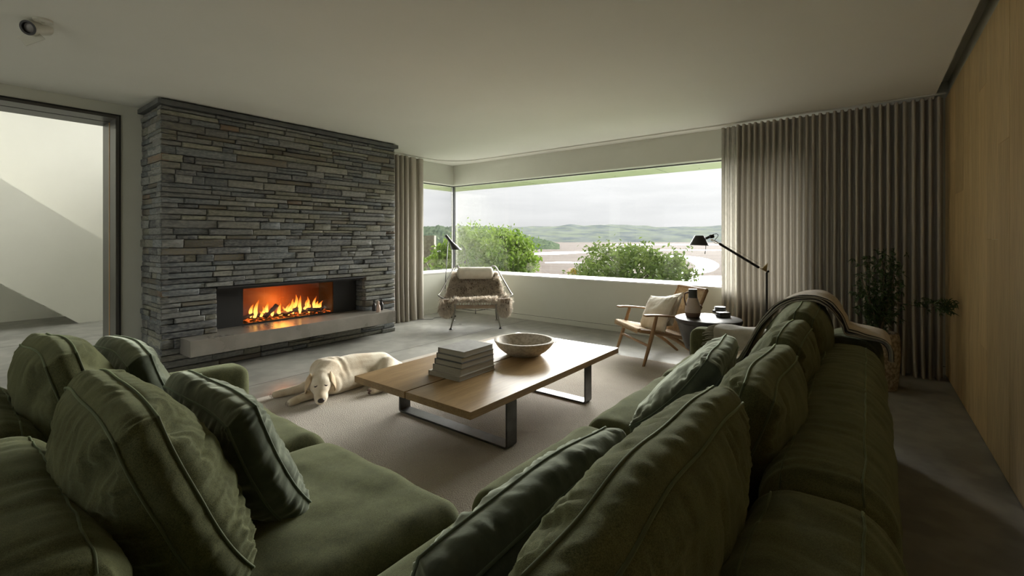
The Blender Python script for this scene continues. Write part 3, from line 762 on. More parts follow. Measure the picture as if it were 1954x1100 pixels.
def tree(name, label, base, crown_c, axes, mat, nclump, nleaf, lsize, seed, ragged=.25, group=None):
    r_ = random.Random(seed); c = Vector(crown_c)
    t = empty(name, base, label=label, cat='tree', group=group)
    tr = WMB(); tr.tube(bez([base, (base[0] + .05, base[1], (base[2] + c.z) / 2), tuple(c)], 5), [.11 - .006 * k for k in range(11)], 8)
    lv = WMB(); clumps = []
    for k in range(nclump):
        while True:
            p = Vector((r_.uniform(-1, 1), r_.uniform(-1, 1), r_.uniform(-1, 1)))
            if .35 < p.length < 1: break
        p = p.normalized() * (p.length ** .45) * (1 + r_.uniform(-ragged, ragged * .4))
        q = c + Vector((p.x * axes[0], p.y * axes[1], p.z * axes[2]))
        clumps.append(q)
        if k % 5 == 0:
            tr.tube(bez([tuple(c - Vector((0, 0, axes[2] * .5))), tuple((c + q) / 2 + Vector((0, 0, -.05))), tuple(q)], 4), [.03, .028, .024, .02, .016, .013, .01, .007, .004], 5)
    for q in clumps:
        cr = r_.uniform(.14, .30) * axes[0] / 1.4
        for k in range(nleaf):
            d = Vector((r_.gauss(0, .5), r_.gauss(0, .5), r_.gauss(0, .42)))
            p = q + d * cr
            a = Vector((r_.uniform(-1, 1), r_.uniform(-1, 1), r_.uniform(-.3, .9))).normalized(); b_ = a.orthogonal().normalized()
            b_ = (Matrix.Rotation(r_.uniform(0, 6.28), 3, a) @ b_)
            s_ = lsize * r_.uniform(.6, 1.3); e = a.cross(b_)
            lv.add([p - b_ * s_, p + e * s_ * .45 + a * s_ * .12, p + b_ * s_, p - e * s_ * .45 + a * s_ * .12], [(0, 1, 2, 3)])
    tr.build('trunk', bark_m, t)
    lv.build('foliage', mat, t, smooth=False, kind='stuff')
    return t
cl = at(928, 503, d=12); tree('broadleaf_tree', 'bright green bushy tree outside the corner of the window', (cl.x, cl.y, -1.6), tuple(cl), (1.32, 1.32, .95), leafA_m, 330, 62, .058, 3, ragged=.15)
cr_ = at(1206, 528, d=14); tree('broadleaf_tree', 'olive green open-crowned tree outside, in front of the sand flats', (cr_.x, cr_.y, -2.6), tuple(cr_), (1.85, 1.85, .98), leafB_m, 230, 40, .075, 9, ragged=.32)
cs = at(822, 512, d=15); tree('garden_shrub', 'small yellow-green garden shrub outside beside the stone gable house', (cs.x, cs.y, -1.0), tuple(cs), (.42, .42, .42), leafA_m, 26, 40, .045, 4)
# neighbouring cottage gable
hc = at(834, 500, d=24)
hs = empty('stone_cottage', (hc.x, hc.y, -1.5), rz=YAW - R(90), label='stone cottage gable with pale bargeboards beyond the corner window', cat='house')
cot_m = pbr('cottage_stone', (.12, .10, .075), (.19, .165, .125), scale=6, rough=.9)
MB().add([(-1.2, 0, 0), (.9, 0, 0), (.9, 0, 1.2), (-.15, 0, 2.0), (-1.2, 0, 1.2), (-1.2, 3, 0), (.9, 3, 0), (.9, 3, 1.2), (-.15, 3, 2.0), (-1.2, 3, 1.2)],
         [(0, 1, 2, 3, 4), (9, 8, 7, 6, 5), (0, 5, 6, 1), (1, 6, 7, 2), (4, 9, 5, 0)]).build('wall', cot_m, hs, smooth=False)
ro = MB(); ro.add([(-.15, -.1, 2.12), (1.05, -.1, 1.2), (1.05, 3.1, 1.2), (-.15, 3.1, 2.12), (-1.35, -.1, 1.2), (-1.35, 3.1, 1.2)], [(0, 1, 2, 3), (4, 0, 3, 5)])
ro.build('roof', pbr('cottage_slate', (.09, .09, .095), rough=.8), hs, smooth=False)
bbm = MB(); bbm.bar((-.15, -.12, 2.08), (1.05, -.12, 1.16), .04, .02); bbm.bar((-.15, -.12, 2.08), (-1.35, -.12, 1.16), .04, .02)
bbm.build('bargeboard', pbr('bargeboard_paint', (.35, .33, .29), rough=.6), hs, smooth=False)
MB().box(-.75, -.2, .3, .9, 1.5, 2.95).build('chimney', cot_m, hs, smooth=False)

# ================================================================== SOFT FURNISHING
def softbox(x0, x1, y0, y1, z0, z1, r, n=(24, 16, 12), puff=(0, 0, 0), wr=0.0, wdir=(1, 1, 1), wscale=9, seed=0, low=.008, fold=None):
    """an upholstered block: rounded box, puffed faces, creases"""
    mb_ = WMB(); c = Vector(((x0 + x1) / 2, (y0 + y1) / 2, (z0 + z1) / 2)); h = Vector(((x1 - x0) / 2, (y1 - y0) / 2, (z1 - z0) / 2))
    r = min(r, h.x * .98, h.y * .98, h.z * .98)
    idx = {}; vs = []; fs = []
    def warp(t):                               # finer grid close to the edges
        return math.sin(t * math.pi / 2) * .55 + t * .45
    def P(i, j, k):
        key = (i, j, k)
        if key in idx: return idx[key]
        u = [2 * i / n[0] - 1, 2 * j / n[1] - 1, 2 * k / n[2] - 1]
        p = Vector((warp(u[a]) * h[a] for a in range(3)))
        q = Vector((max(-(h[a] - r), min(h[a] - r, p[a])) for a in range(3)))
        d = p - q
        nrm = d.normalized() if d.length > 1e-9 else Vector((0, 0, 1))
        p = q + nrm * r
        U = [p[a] / h[a] for a in range(3)]
        for a in range(3):
            b_, e = [(1, 2), (0, 2), (0, 1)][a]
            if puff[a]:
                p[a] += puff[a] * U[a] * max(0, 1 - U[b_] ** 2) ** .8 * max(0, 1 - U[e] ** 2) ** .8
        wld = p + c
        amp = low * nz3(wld.x * 4 + seed, wld.y * 4, wld.z * 4) + low * .5 * nz3(wld.x * 11, wld.y * 11 + seed, wld.z * 11)
        if wr:
            v = nz3(wld.x * wscale * wdir[0] + seed, wld.y * wscale * wdir[1], wld.z * wscale * wdir[2] + 2 * seed)
            v2 = nz3(wld.x * wscale * 2.1 * wdir[0], wld.y * wscale * 2.1 * wdir[1] + seed, wld.z * wscale * 2 * wdir[2])
            amp += wr * (1 - 2 * abs(v)) * .7 - wr * abs(v2) * .6
        p = p + nrm * amp
        vs.append(tuple(p + c)); idx[key] = len(vs) - 1
        return idx[key]
    for a, b_, e in ((0, 1, 2), (1, 2, 0), (2, 0, 1)):
        for s_ in (0, 1):
            for i in range(n[b_]):
                for j in range(n[e]):
                    def q(ii, jj):
                        t = [0, 0, 0]; t[a] = n[a] * s_; t[b_] = ii; t[e] = jj
                        return P(*t)
                    f = (q(i, j), q(i + 1, j), q(i + 1, j + 1), q(i, j + 1))
                    fs.append(f if s_ else f[::-1])
    mb_.add(vs, fs)
    return mb_

sofa = empty('sectional_sofa', (1.6, .5, 0), label='large L-shaped sectional sofa in olive green chenille', cat='sofa')
# bases
softbox(0.0, 3.58, 0.0, .98, .05, .25, .02, (40, 10, 3), low=.002).build('base', green, sofa, angle=0)
softbox(0.0, 1.0, .982, 2.70, .05, .25, .02, (10, 20, 3), low=.002).build('base', green, sofa, angle=0)
# seat cushions
SC = dict(r=.075, puff=(.01, .01, .03), wr=.004, low=.010)
for k, (a, b_, c_, d_) in enumerate([(.22, 1.075, .2, .99), (1.08, 1.85, .2, 1.035), (1.855, 2.81, .2, 1.03), (2.815, 3.44, .2, 1.03)]):
    softbox(a, b_, c_, d_, .235, .425, n=(40, 40, 10), seed=k * 3.1, wdir=(.6, .6, 1), wscale=6, **SC).build('seat_cushion', green, sofa, angle=0)
for k, (a, b_, c_, d_) in enumerate([(.2, 1.06, 1.0, 1.79), (.2, 1.07, 1.795, 2.53)]):
    softbox(a, b_, c_, d_, .235, .425, n=(40, 40, 10), seed=20 + k * 3.1, wdir=(.6, .6, 1), wscale=6, **SC).build('seat_cushion', green, sofa, angle=0)
# backrest sections: right run then left run
from mathutils.bvhtree import BVHTree
def seam_on(mbv, mbf, pts, parent):
    bv = BVHTree.FromPolygons([Vector(v) for v in mbv], mbf); P = []
    for (o_, d_) in pts:
        hit = bv.ray_cast(Vector(o_), Vector(d_))
        if hit[0] is not None: P.append(hit[0] - Vector(d_) * .0008)
    if len(P) > 3: WMB().tube(P, .0026, 6).build('seam', pipe_g, parent, angle=0)
for k, (a, b_, hz_) in enumerate([(.26, 1.22, .705), (1.225, 3.06, .69), (3.065, 3.60, .69)]):
    m_ = softbox(a, b_, -.055, .215, .06, hz_, .10, (int(22 + 60 * (b_ - a)), 30, 26), (.012, .015, .02), .008, (2.2, .35, .8), 9, 40 + k, .009)
    vv, ff = list(m_.v), list(m_.f)
    o_ = m_.build('backrest', green, sofa, angle=0)
    for ys in (.165, .005):
        seam_on(vv, ff, [((a + .03 + (b_ - a - .06) * q / 60, ys + .006 * nz3(q * .2, k, 0), 1.2), (0, 0, -1)) for q in range(61)], o_)
for k, (a, b_, hz_) in enumerate([(-.05, 1.03, .71), (1.035, 1.96, .70), (1.965, 2.74, .69)]):
    m_ = softbox(-.05, .245, a, b_, .06, hz_, .10, (30, int(22 + 60 * (b_ - a)), 26), (.015, .012, .02), .008, (.35, 2.2, .8), 9, 50 + k, .009)
    vv, ff = list(m_.v), list(m_.f)
    o_ = m_.build('backrest', green, sofa, angle=0)
    for xs_ in (.19,):
        seam_on(vv, ff, [((xs_ + .006 * nz3(q * .2, k, 0), a + .03 + (b_ - a - .06) * q / 60, 1.2), (0, 0, -1)) for q in range(61)], o_)
# arms
softbox(3.445, 3.61, .2, 1.03, .05, .595, .05, (14, 36, 22), (.008, .008, .012), .003, (1, .6, 1), 6, 61, .005).build('arm', green, sofa, angle=0)
softbox(.2, 1.06, 2.535, 2.72, .05, .59, .05, (36, 14, 22), (.008, .008, .012), .003, (.6, 1, 1), 6, 62, .005).build('arm', green, sofa, angle=0)
def ridge(x, y, z): return 1 - 2.2 * abs(nz3(x, y, z))
def cushion(name, label, cat, c, ex, ez, w, h, t, tb, mat, pmat, seed=0, n=44, pucker=.008, kr=.42, group=None, sag=.12, low=.010, pr=.0032, crease=None, bend=.02, wlen=.10, wob=.012):
    ex = Vector(ex).normalized(); ez = Vector(ez); ez = (ez - ex * ez.dot(ex)).normalized(); ey = ez.cross(ex).normalized()
    c = Vector(c); mb_ = WMB(); m = 8
    def warp(t_): return math.sin(t_ * math.pi / 2) * .6 + t_ * .4
    def outline(u, v):
        x = u * math.sqrt(max(0, 1 - kr * v * v / 2)); z = v * math.sqrt(max(0, 1 - kr * u * u / 2))
        z -= .03 * (1 - u * u) * v * (1 if v > 0 else -.6); x -= .03 * (1 - v * v) * u
        return x * w / 2, z * h / 2
    def place(x, z, y, u, v):
        """soft overall deformation shared by faces, border and piping"""
        y += bend * (1 - v * v) - bend * .4 * (1 - u * u) * v
        k = 3.6
        x += wob * nz3(x * k + seed, z * k, 1.3); z += wob * nz3(x * k, z * k + seed, 4.1); y += wob * 1.2 * nz3(x * k + 2 * seed, z * k, 7.7)
        return c + ex * x + ez * z + ey * y
    def face(sgn):
        def fn(i, j):
            u = warp(2 * i - 1); v = warp(2 * j - 1)
            x, z = outline(u, v)
            vv = v + sag * (1 - v * v)
            T = tb / 2 + (t - tb) / 2 * (max(0, 1 - abs(u) ** 2.4) ** .7) * (max(0, 1 - abs(vv) ** 2.4) ** .7)
            dv = (1 - abs(v)) * h / 2; du = (1 - abs(u)) * w / 2
            d = 0.0
            if pucker:
                g = (1 - math.exp(-min(du, dv) / .012))
                e1 = math.exp(-dv / wlen); e2 = math.exp(-du / wlen)
                d += pucker * g * e1 * (ridge(x * 27 + seed, v * 1.5, sgn * 3 + seed) * .8 + ridge(x * 58, v * 2, seed) * .45 - .35)
                d += pucker * g * e2 * (ridge(z * 27 + seed, u * 1.5, sgn * 5 + seed) * .8 + ridge(z * 58, u * 2, seed) * .45 - .35)
                d += pucker * .35 * g * ridge(x * 5 + z * 4 + seed, z * 9 - x * 3, seed)
            if crease:
                for (cu, cv, ang, amp, wd) in crease:
                    q = (u - cu) * math.cos(ang) + (v - cv) * math.sin(ang); q2 = -(u - cu) * math.sin(ang) + (v - cv) * math.cos(ang)
                    d -= amp * math.exp(-(q / wd) ** 2) * math.exp(-(q2 / .4) ** 2) * (1 - math.exp(-min(du, dv) / .012))
            d += low * (nz3(x * 5 + seed, z * 5, seed) + .5 * nz3(x * 12, z * 12 + seed, 4)) * (1 - max(abs(u), abs(v)) ** 6)
            return place(x, z, sgn * (T + d), u, v)
        return fn
    N_ = n; per = 4 * N_
    def border(k):
        q = k % per; s_, r_ = divmod(q, N_); a = r_ / N_
        u, v = [(2 * a - 1, -1), (1, 2 * a - 1), (1 - 2 * a, 1), (-1, 1 - 2 * a)][s_]
        return warp(u), warp(v)
    mb_.grid(face(-1), N_, N_)
    g2 = MB(); f1 = face(1); g2.grid(lambda i, j: f1(1 - i, j), N_, N_); mb_.add(g2.v, g2.f)
    vs = []
    for r_ in range(m + 1):
        t_ = r_ / m; sn = math.sin(math.pi * t_)
        for k in range(per):
            u, v = border(k); x, z = outline(u, v)
            L_ = math.hypot(u ** 7, v ** 7) or 1; nx_, nz_ = u ** 7 / L_, v ** 7 / L_
            al = x * abs(nz_) + z * abs(nx_)
            bul = (.016 + .35 * pucker * (ridge(al * 17 + seed, t_ * 1.2, 7 + seed) + .5 * ridge(al * 41, t_ * 2, seed))) * sn * min(1, tb / .05)
            y = -tb / 2 + tb * t_
            vs.append(place(x + nx_ * bul, z + nz_ * bul, y, u, v))
    fs = [(r_ * per + k, r_ * per + (k + 1) % per, (r_ + 1) * per + (k + 1) % per, (r_ + 1) * per + k) for r_ in range(m) for k in range(per)]
    mb_.add(vs, [f[::-1] for f in fs] if False else fs)
    o = mb_.build(name, mat, None, angle=0, label=label, cat=cat, group=group)
    if pr:
        for sgn in (-1, 1):
            pb = WMB(); P = []
            for k in range(per):
                u, v = border(k); x, z = outline(u, v); P.append(place(x * 1.003, z * 1.003, sgn * (tb / 2 + .0015), u, v))
            pb.tube(P, pr, 6, closed=True); pb.build('piping', pmat, o, angle=0)
    return o
# --- back cushions along the right run (lean on the backrest, tops along X)
def rcush(label, x0, x1, ytop, ybot, ztop, zbot, t, tb, mat, pmat, seed, cat='cushion', yaw=0, n=44, roll=0, **k):
    top = Vector(((x0 + x1) / 2, ytop, ztop)); bot = Vector(((x0 + x1) / 2, ybot, zbot))
    ez = (top - bot); hgt = ez.length
    M_ = Matrix.Rotation(R(yaw), 3, 'Z'); ez = M_ @ ez; ex = M_ @ Vector((-1, 0, math.tan(R(roll))))
    return cushion('sofa_cushion', label, cat, (top + bot) / 2, ex, ez, x1 - x0, hgt, t, tb, mat, pmat, seed, n, **k)
def lcush(label, y0, y1, xtop, xbot, ztop, zbot, t, tb, mat, pmat, seed, cat='cushion', yaw=0, n=44, roll=0, **k):
    top = Vector((xtop, (y0 + y1) / 2, ztop)); bot = Vector((xbot, (y0 + y1) / 2, zbot))
    ez = (top - bot); hgt = ez.length
    M_ = Matrix.Rotation(R(yaw), 3, 'Z'); ez = M_ @ ez; ex = M_ @ Vector((0, 1, math.tan(R(roll))))
    return cushion('sofa_cushion', label, cat, (top + bot) / 2, ex, ez, y1 - y0, hgt, t, tb, mat, pmat, seed, n, **k)
rcush('big olive chenille back cushion in the sofa corner beside the creased velvet cushion', .36, 1.28, .26, .45, .89, .42, .27, .07, green, pipe_g, 3, n=84, pucker=.016, wlen=.15)
rcush('olive chenille back cushion with pinched corner, second from the sofa corner along the window-end run', 1.33, 2.02, .22, .43, .86, .42, .27, .075, green, pipe_g, 8, n=52, pucker=.016, crease=[(-.9, .9, .8, .05, .16)])
rcush('olive chenille back cushion standing between the throw-covered one and the pinched one', 2.06, 2.60, .23, .43, .87, .42, .26, .08, green, pipe_g, 13, pucker=.016)
rcush('olive chenille back cushion half hidden under the tan throw', 2.66, 3.36, .235, .42, .895, .42, .33, .08, green, pipe_g, 17, pucker=.009)
rcush('green velvet cushion with gathered seams and stitched border lying in the sofa corner seat', .44, 1.12, .50, .66, .76, .44, .17, .075, velvet, pipe_v, 23, n=72, pucker=.018, wlen=.07, kr=.3)
rcush('green velvet cushion leaning on the run nearest the armchair, beside the fringed throw', 1.80, 2.40, .47, .80, .77, .44, .18, .075, velvet, pipe_v, 27, yaw=6, pucker=.016, wlen=.08, kr=.3)
# --- cushions along the left run
lcush('olive chenille back cushion at the hall end of the sofa', 1.98, 2.58, .26, .46, .89, .42, .27, .075, green, pipe_g, 33, pucker=.016, crease=[(-.9, .9, .8, .05, .15)])
lcush('large olive chenille back cushion with dented corner beside the velvet cushions', 1.14, 1.74, .262, .47, .89, .42, .28, .075, green, pipe_g, 37, n=84, pucker=.017, crease=[(-.92, .92, .8, .055, .12)], wlen=.15)
lcush('green velvet box cushion propped at the hall end of the sofa', 2.12, 2.70, .50, .68, .81, .44, .19, .075, velvet, pipe_v, 43, pucker=.017, wlen=.07, kr=.3)
lcush('green velvet box cushion with dog-eared corner leaning on the large dented cushion', 1.28, 1.82, .505, .69, .80, .44, .19, .075, velvet, pipe_v, 47, n=72, pucker=.017, wlen=.07, kr=.3)

# ------------------------------------------------------------------ curtains
def curtain(name, label, along, n_folds, depth_c, amp, z0, z1, mat, axis, seed, flare=.02, over=.30, widths=None, puddle=.03, res=14):
    """ripple-fold curtain; along = (start, end) on the wall axis"""
    a0, a1 = along; P = (a1 - a0) / n_folds; r_ = random.Random(seed)
    jit = [r_.uniform(-.25, .25) for _ in range(n_folds + 2)]
    dep = [r_.uniform(.75, 1.2) for _ in range(n_folds + 2)]
    b_ = WMB(); nu = n_folds * res; nv = 26
    ws = widths or [1] * n_folds
    tot = sum(ws); cum = [0]
    for w_ in ws: cum.append(cum[-1] + w_ / tot * (a1 - a0))
    def fn(u, v):
        s_ = u * n_folds; k = min(int(s_), n_folds - 1); ph = s_ - k
        wP = cum[k + 1] - cum[k]
        z = z0 + (z1 - z0) * v
        bl = max(0, 1 - v / .22)                        # bottom flares out and wanders
        A = amp * dep[k] * (1 + .45 * bl) * (1 if v < .965 else .88)
        al = a0 + cum[k] + wP * ph + over * wP * math.sin(4 * math.pi * ph) * .5 + jit[k] * wP * .22 * math.sin(math.pi * ph) * (1 + bl * 1.5)
        d = A * math.cos(2 * math.pi * ph) + .012 * bl * nz3(k * 1.7, v * 6, seed) + .0025 * nz3(u * 30, v * 5, seed)
        al += flare * bl * nz3(k * .9, 0, seed) + .002 * nz3(u * 30, v * 4, seed + 2) + puddle * .3 * bl * bl * nz3(k * 3.3, 5, seed)
        return (depth_c + d, al, z) if axis == 'y' else (al, depth_c + d, z)
    b_.grid(fn, nu, nv)
    o = b_.build(name, mat, angle=0, label=label, cat='curtain')
    return o
rail_m = pbr('curtain_rail_white', (.60, .59, .52), rough=.5)
curtain('linen_curtain', 'heavy taupe linen curtain in dense ripple folds beside the oak wall', (YW + .035, 1.16), 29, 5.56, .050, .004, H - .035, curt_m, 'y', 2, over=.16)
cs_ = curtain('sheer_curtain', 'pale loosely woven curtain edge hanging against the window beside the taupe curtain', (1.17, 1.335), 3, 5.66, .03, .004, H - .02, sheer_m, 'y', 5, res=16)
curtain('linen_curtain', 'taupe linen curtain hanging between the chimney breast and the corner window', (4.03, 4.92), 10, 5.58, .05, .004, H - .03, curt_m, 'x', 8, widths=[.6, .6, .7, .7, .7, .8, .8, 1.0, 1.7, 1.6])
rp_ = bez([(5.56, YW + .02, H - .006), (5.56, 2, H - .006), (5.56, 4.6, H - .006), (5.50, 5.25, H - .006), (5.2, 5.54, H - .006), (4.7, 5.58, H - .006), (4.03, 5.58, H - .006)], 12)
rb = WMB(); rb.tube(rp_, .009, 6); rb.build('curtain_rail', rail_m, label='slim white ceiling curtain rail curving around the window corner', cat='curtain rail')

# ================================================================== RUG, TABLE
rg = WMB()
def rugf(u, v):
    x = .35 + 4.27 * u; y = .3 + 3.47 * v
    e = min(u * 4.27, (1 - u) * 4.27, v * 3.47, (1 - v) * 3.47)
    return (x + .006 * nz3(y * 3, 0, 1) * (u > .99), y, .004 + .010 * min(1, e / .02) + .0012 * nz3(x * 9, y * 9, 0))
rg.grid(rugf, 120, 100); rg.add([(.35, .3, 0), (4.62, .3, 0), (4.62, 3.77, 0), (.35, 3.77, 0)], [(0, 3, 2, 1)])
rg.build('rug', rug_m, label='beige hand-woven wool rug under the coffee table', cat='rug', angle=0)
RZ = .014
TX0, TX1, TZ = 1.765, 3.57, .345
ct = empty('coffee_table', (2.665, 2.16, RZ), label='low oak coffee table of two wide boards on black steel loop legs', cat='coffee table')
for (a, b_) in ((1.64, 2.163), (2.175, 2.685)):
    WMB().box(TX0, TX1, a, b_, TZ - .042, TZ).build('board', oak_t, ct, smooth=False, bevel=.0015)
for x in (2.105, 3.05):
    lw = .095; th = .013; y0, y1, z0, z1 = 1.665, 2.655, RZ + .001, TZ - .0425
    ring = []
    rc = .022
    def rr_(y0, y1, z0, z1, rc, n_=5):
        out = []
        for (cy, cz_, a0) in ((y1 - rc, z1 - rc, 0), (y0 + rc, z1 - rc, 90), (y0 + rc, z0 + rc, 180), (y1 - rc, z0 + rc, 270)):
            for k in range(n_ + 1):
                a = R(a0 + 90 * k / n_); out.append((cy + rc * math.cos(a), cz_ + rc * math.sin(a)))
        return out
    o_ = rr_(y0, y1, z0, z1, rc); i_ = rr_(y0 + th, y1 - th, z0 + th, z1 - th, rc - th + .002)
    n_ = len(o_); vs = [(x, *p) for p in o_] + [(x + lw, *p) for p in o_] + [(x, *p) for p in i_] + [(x + lw, *p) for p in i_]
    fs = []
    for k in range(n_):
        k2 = (k + 1) % n_
        fs += [(k, k2, n_ + k2, n_ + k)[::-1], (2 * n_ + k, 3 * n_ + k, 3 * n_ + k2, 2 * n_ + k2)[::-1], (k, 2 * n_ + k, 2 * n_ + k2, k2)[::-1], (n_ + k, n_ + k2, 3 * n_ + k2, 3 * n_ + k)[::-1]]
    WMB().add(vs, fs).build('leg', steel, ct, bevel=.002)
# books
zb = TZ + .0008
BK = [  # centre, half sizes, rotation, thickness, cover, label
    ((2.272, 2.187), (.182, .141), 1.5, .030, book_b, 'wide beige cloth book at the bottom of the stack on the coffee table'),
    ((2.282, 2.180), (.170, .128), .5, .040, book_b, 'thick beige book second from the bottom of the table stack'),
    ((2.284, 2.175), (.165, .124), 1.0, .036, book_d, 'dark-covered book in the middle of the table stack'),
    ((2.286, 2.170), (.158, .119), -.5, .035, book_d, 'dark grey book with beige pages second from the top of the table stack'),
    ((2.286, 2.166), (.150, .118), 1.5, .036, book_g, 'grey cloth book lying on top of the table stack')]
for (c_, hs_, rz_, th, m_, lb) in BK:
    t_ = empty('book', (c_[0], c_[1], zb), R(rz_), lb, 'book', 'stack of books on the coffee table')
    hx, hy = hs_
    cv = MB(); cv.box(-hx, hx, -hy, hy, 0, .003); cv.box(-hx, hx, -hy, hy, th - .003, th); cv.box(-hx, hx, hy - .004, hy, .003, th - .003)
    cv.build('cover', m_, t_, smooth=False, bevel=.0008)
    MB().box(-hx + .004, hx - .004, -hy + .004, hy - .0045, .0032, th - .0032).build('pages', pages_m, t_, smooth=False)
    zb += th + .0006
# bowl
bc = (2.915, 2.135, TZ + .0006)
bp = [(0, .0), (.10, .0), (.125, .004), (.175, .035), (.215, .075), (.236, .108), (.240, .114), (.236, .119), (.218, .119), (.212, .115), (.195, .085), (.155, .05), (.10, .03), (0, .026)]
bwl = WMB()
prof = bez([(r_, 0, z_) for r_, z_ in bp], 4)
bwl.lathe([(max(0, p.x) * (1), p.z) for p in prof], bc, 56)
bwl.v = [(x + .006 * nz3(x * 5, y * 5, 0), y + .006 * nz3(x * 5, y * 5, 7), z + (.004 * nz3(x * 6, y * 6, 3) if z > TZ + .05 else 0)) for x, y, z in bwl.v]
bwl.build('stone_bowl', bowl_m, label='wide pitted stone bowl on the coffee table', cat='bowl', angle=50)

# ================================================================== DOG
def blob(parts, voxel, smooth_it=6):
    """tapered capsules fused into one continuous skin"""
    b_ = WMB()
    for (p, r0, q, r1, fl) in parts:
        p = Vector(p); q = Vector(q); n_ = 12; pth = []; rr = []
        L = (q - p).length; d = (q - p).normalized() if L > 1e-6 else Vector((0, 0, 1))
        for k in range(5): a = math.pi / 2 * (1 - k / 5); pth.append(p - d * r0 * math.sin(a)); rr.append(max(.0005, r0 * math.cos(a)))
        for k in range(n_ + 1): t = k / n_; pth.append(p + d * L * t); rr.append(r0 + (r1 - r0) * t)
        for k in range(1, 6): a = math.pi / 2 * k / 5; pth.append(q + d * r1 * math.sin(a)); rr.append(max(.0005, r1 * math.cos(a)))
        b_.tube(pth, rr, 16, flat=fl)
    me = bpy.data.meshes.new('tmp'); me.from_pydata(b_.v, [], b_.f)
    o = bpy.data.objects.new('tmp', me); COL.objects.link(o)
    m = o.modifiers.new('r', 'REMESH'); m.mode = 'VOXEL'; m.voxel_size = voxel
    s_ = o.modifiers.new('s', 'SMOOTH'); s_.iterations = smooth_it; s_.factor = .6
    dg = bpy.context.evaluated_depsgraph_get(); ev = o.evaluated_get(dg); me2 = ev.to_mesh()
    out = WMB(); out.add([tuple(v.co) for v in me2.vertices], [tuple(p.vertices) for p in me2.polygons])
    ev.to_mesh_clear(); bpy.data.objects.remove(o, do_unlink=True); bpy.data.meshes.remove(me)
    return out
DZ = RZ
dp = [  # torso
    ((2.03, 3.47, .135), .132, (2.28, 3.48, .130), .138, 1), ((2.28, 3.48, .13), .138, (2.52, 3.44, .118), .125, 1),
    ((2.06, 3.40, .10), .105, (2.30, 3.42, .09), .10, 1), ((2.02, 3.52, .18), .10, (2.1, 3.5, .17), .11, 1),
    ((2.55, 3.42, .11), .115, (2.64, 3.36, .08), .07, 1),
    # near thigh, shank, foot
    ((2.52, 3.34, .12), .10, (2.42, 3.22, .08), .07, 1), ((2.42, 3.22, .075), .055, (2.50, 3.13, .05), .035, 1), ((2.50, 3.13, .047), .030, (2.28, 3.11, .047), .028, 1), ((2.27, 3.11, .045), .034, (2.21, 3.115, .043), .030, 1),
    ((2.55, 3.3, .06), .05, (2.42, 3.06, .045), .028, 1), ((2.42, 3.06, .043), .028, (2.35, 3.055, .043), .030, 1),
    # neck and shoulders
    ((2.02, 3.44, .16), .12, (1.93, 3.37, .155), .088, 1), ((2.0, 3.36, .10), .085, (1.95, 3.39, .075), .055, 1),
    # near foreleg stretched forward
    ((1.98, 3.40, .075), .058, (1.87, 3.40, .055), .042, 1), ((1.87, 3.40, .052), .038, (1.745, 3.385, .045), .029, 1), ((1.735, 3.383, .044), .033, (1.685, 3.375, .040), .029, 1),
    # far foreleg
    ((2.0, 3.54, .09), .06, (1.90, 3.585, .06), .042, 1), ((1.90, 3.585, .055), .038, (1.77, 3.625, .045), .030, 1), ((1.76, 3.628, .044), .033, (1.70, 3.645, .040), .029, 1),
    # head: skull, brow, muzzle, jowls
    ((1.905, 3.345, .145), .083, (1.885, 3.315, .135), .080, 1), ((1.880, 3.300, .125), .066, (1.862, 3.270, .105), .056, 1),
    ((1.862, 3.272, .095), .050, (1.832, 3.222, .066), .042, 1), ((1.845, 3.215, .060), .034, (1.825, 3.212, .052), .034, 1), ((1.875, 3.255, .062), .036, (1.85, 3.222, .048), .028, 1), ((1.84, 3.262, .062), .036, (1.822, 3.23, .048), .028, 1)]
dgm = blob(dp, .009, 5)
lo_z = min(v[2] for v in dgm.v)
dgm.v = [(x, y, max(z - (0), DZ + .001)) for x, y, z in dgm.v]
# skin folds over the shoulder
dgm.v = [(x, y, z + (.004 * math.sin((x - 2.06) * 95) * math.exp(-((x - 2.12) / .05) ** 2) if z > .08 else 0)) for x, y, z in dgm.v]
dog = dgm.build('dog', dog_m, label='cream coated dog asleep on the rug with its chin on the floor', cat='dog', angle=0)
def ear(pts, wid, name='ear'):
    b_ = blob([(pts[i], wid[i], pts[i + 1], wid[i + 1], .34) for i in range(len(pts) - 1)], .005, 4)
    return b_.build(name, dog_ear_m, dog, angle=0)
# head frame: forward points from skull to nose
hf = (Vector((1.835, 3.22, .06)) - Vector((1.90, 3.34, .14))).normalized(); hr_ = hf.cross(Vector((0, 0, 1))).normalized(); hu = hr_.cross(hf).normalized()
sk = Vector((1.893, 3.328, .142))
def hd(f, r_, u): return sk + hf * f + hr_ * r_ + hu * u
def ear_mesh(sd):
    b_ = WMB(); rows = 10; seg = 14; vs = []
    for i in range(rows + 1):
        t = i / rows
        cen = hd(-.012 + .028 * t, sd * (.070 + .036 * math.sin(t * 2.2)), .056 - .125 * t)
        wv = .050 * math.sin(math.pi * min(1, .22 + t * .72)) ** .8 * (1 - .25 * t) + .003
        for k in range(seg):
            a = 2 * math.pi * k / seg
            vs.append(cen + hf * wv * math.cos(a) + hr_ * sd * .007 * math.sin(a) + hu * (-.01 * math.cos(a)))
    fs = [(i * seg + k, i * seg + (k + 1) % seg, (i + 1) * seg + (k + 1) % seg, (i + 1) * seg + k) for i in range(rows) for k in range(seg)]
    fs += [tuple(range(seg - 1, -1, -1)), tuple(rows * seg + k for k in range(seg))]
    b_.add(vs, fs); return b_.build('ear', dog_ear_m, dog, angle=0)
ear_mesh(1); ear_mesh(-1)
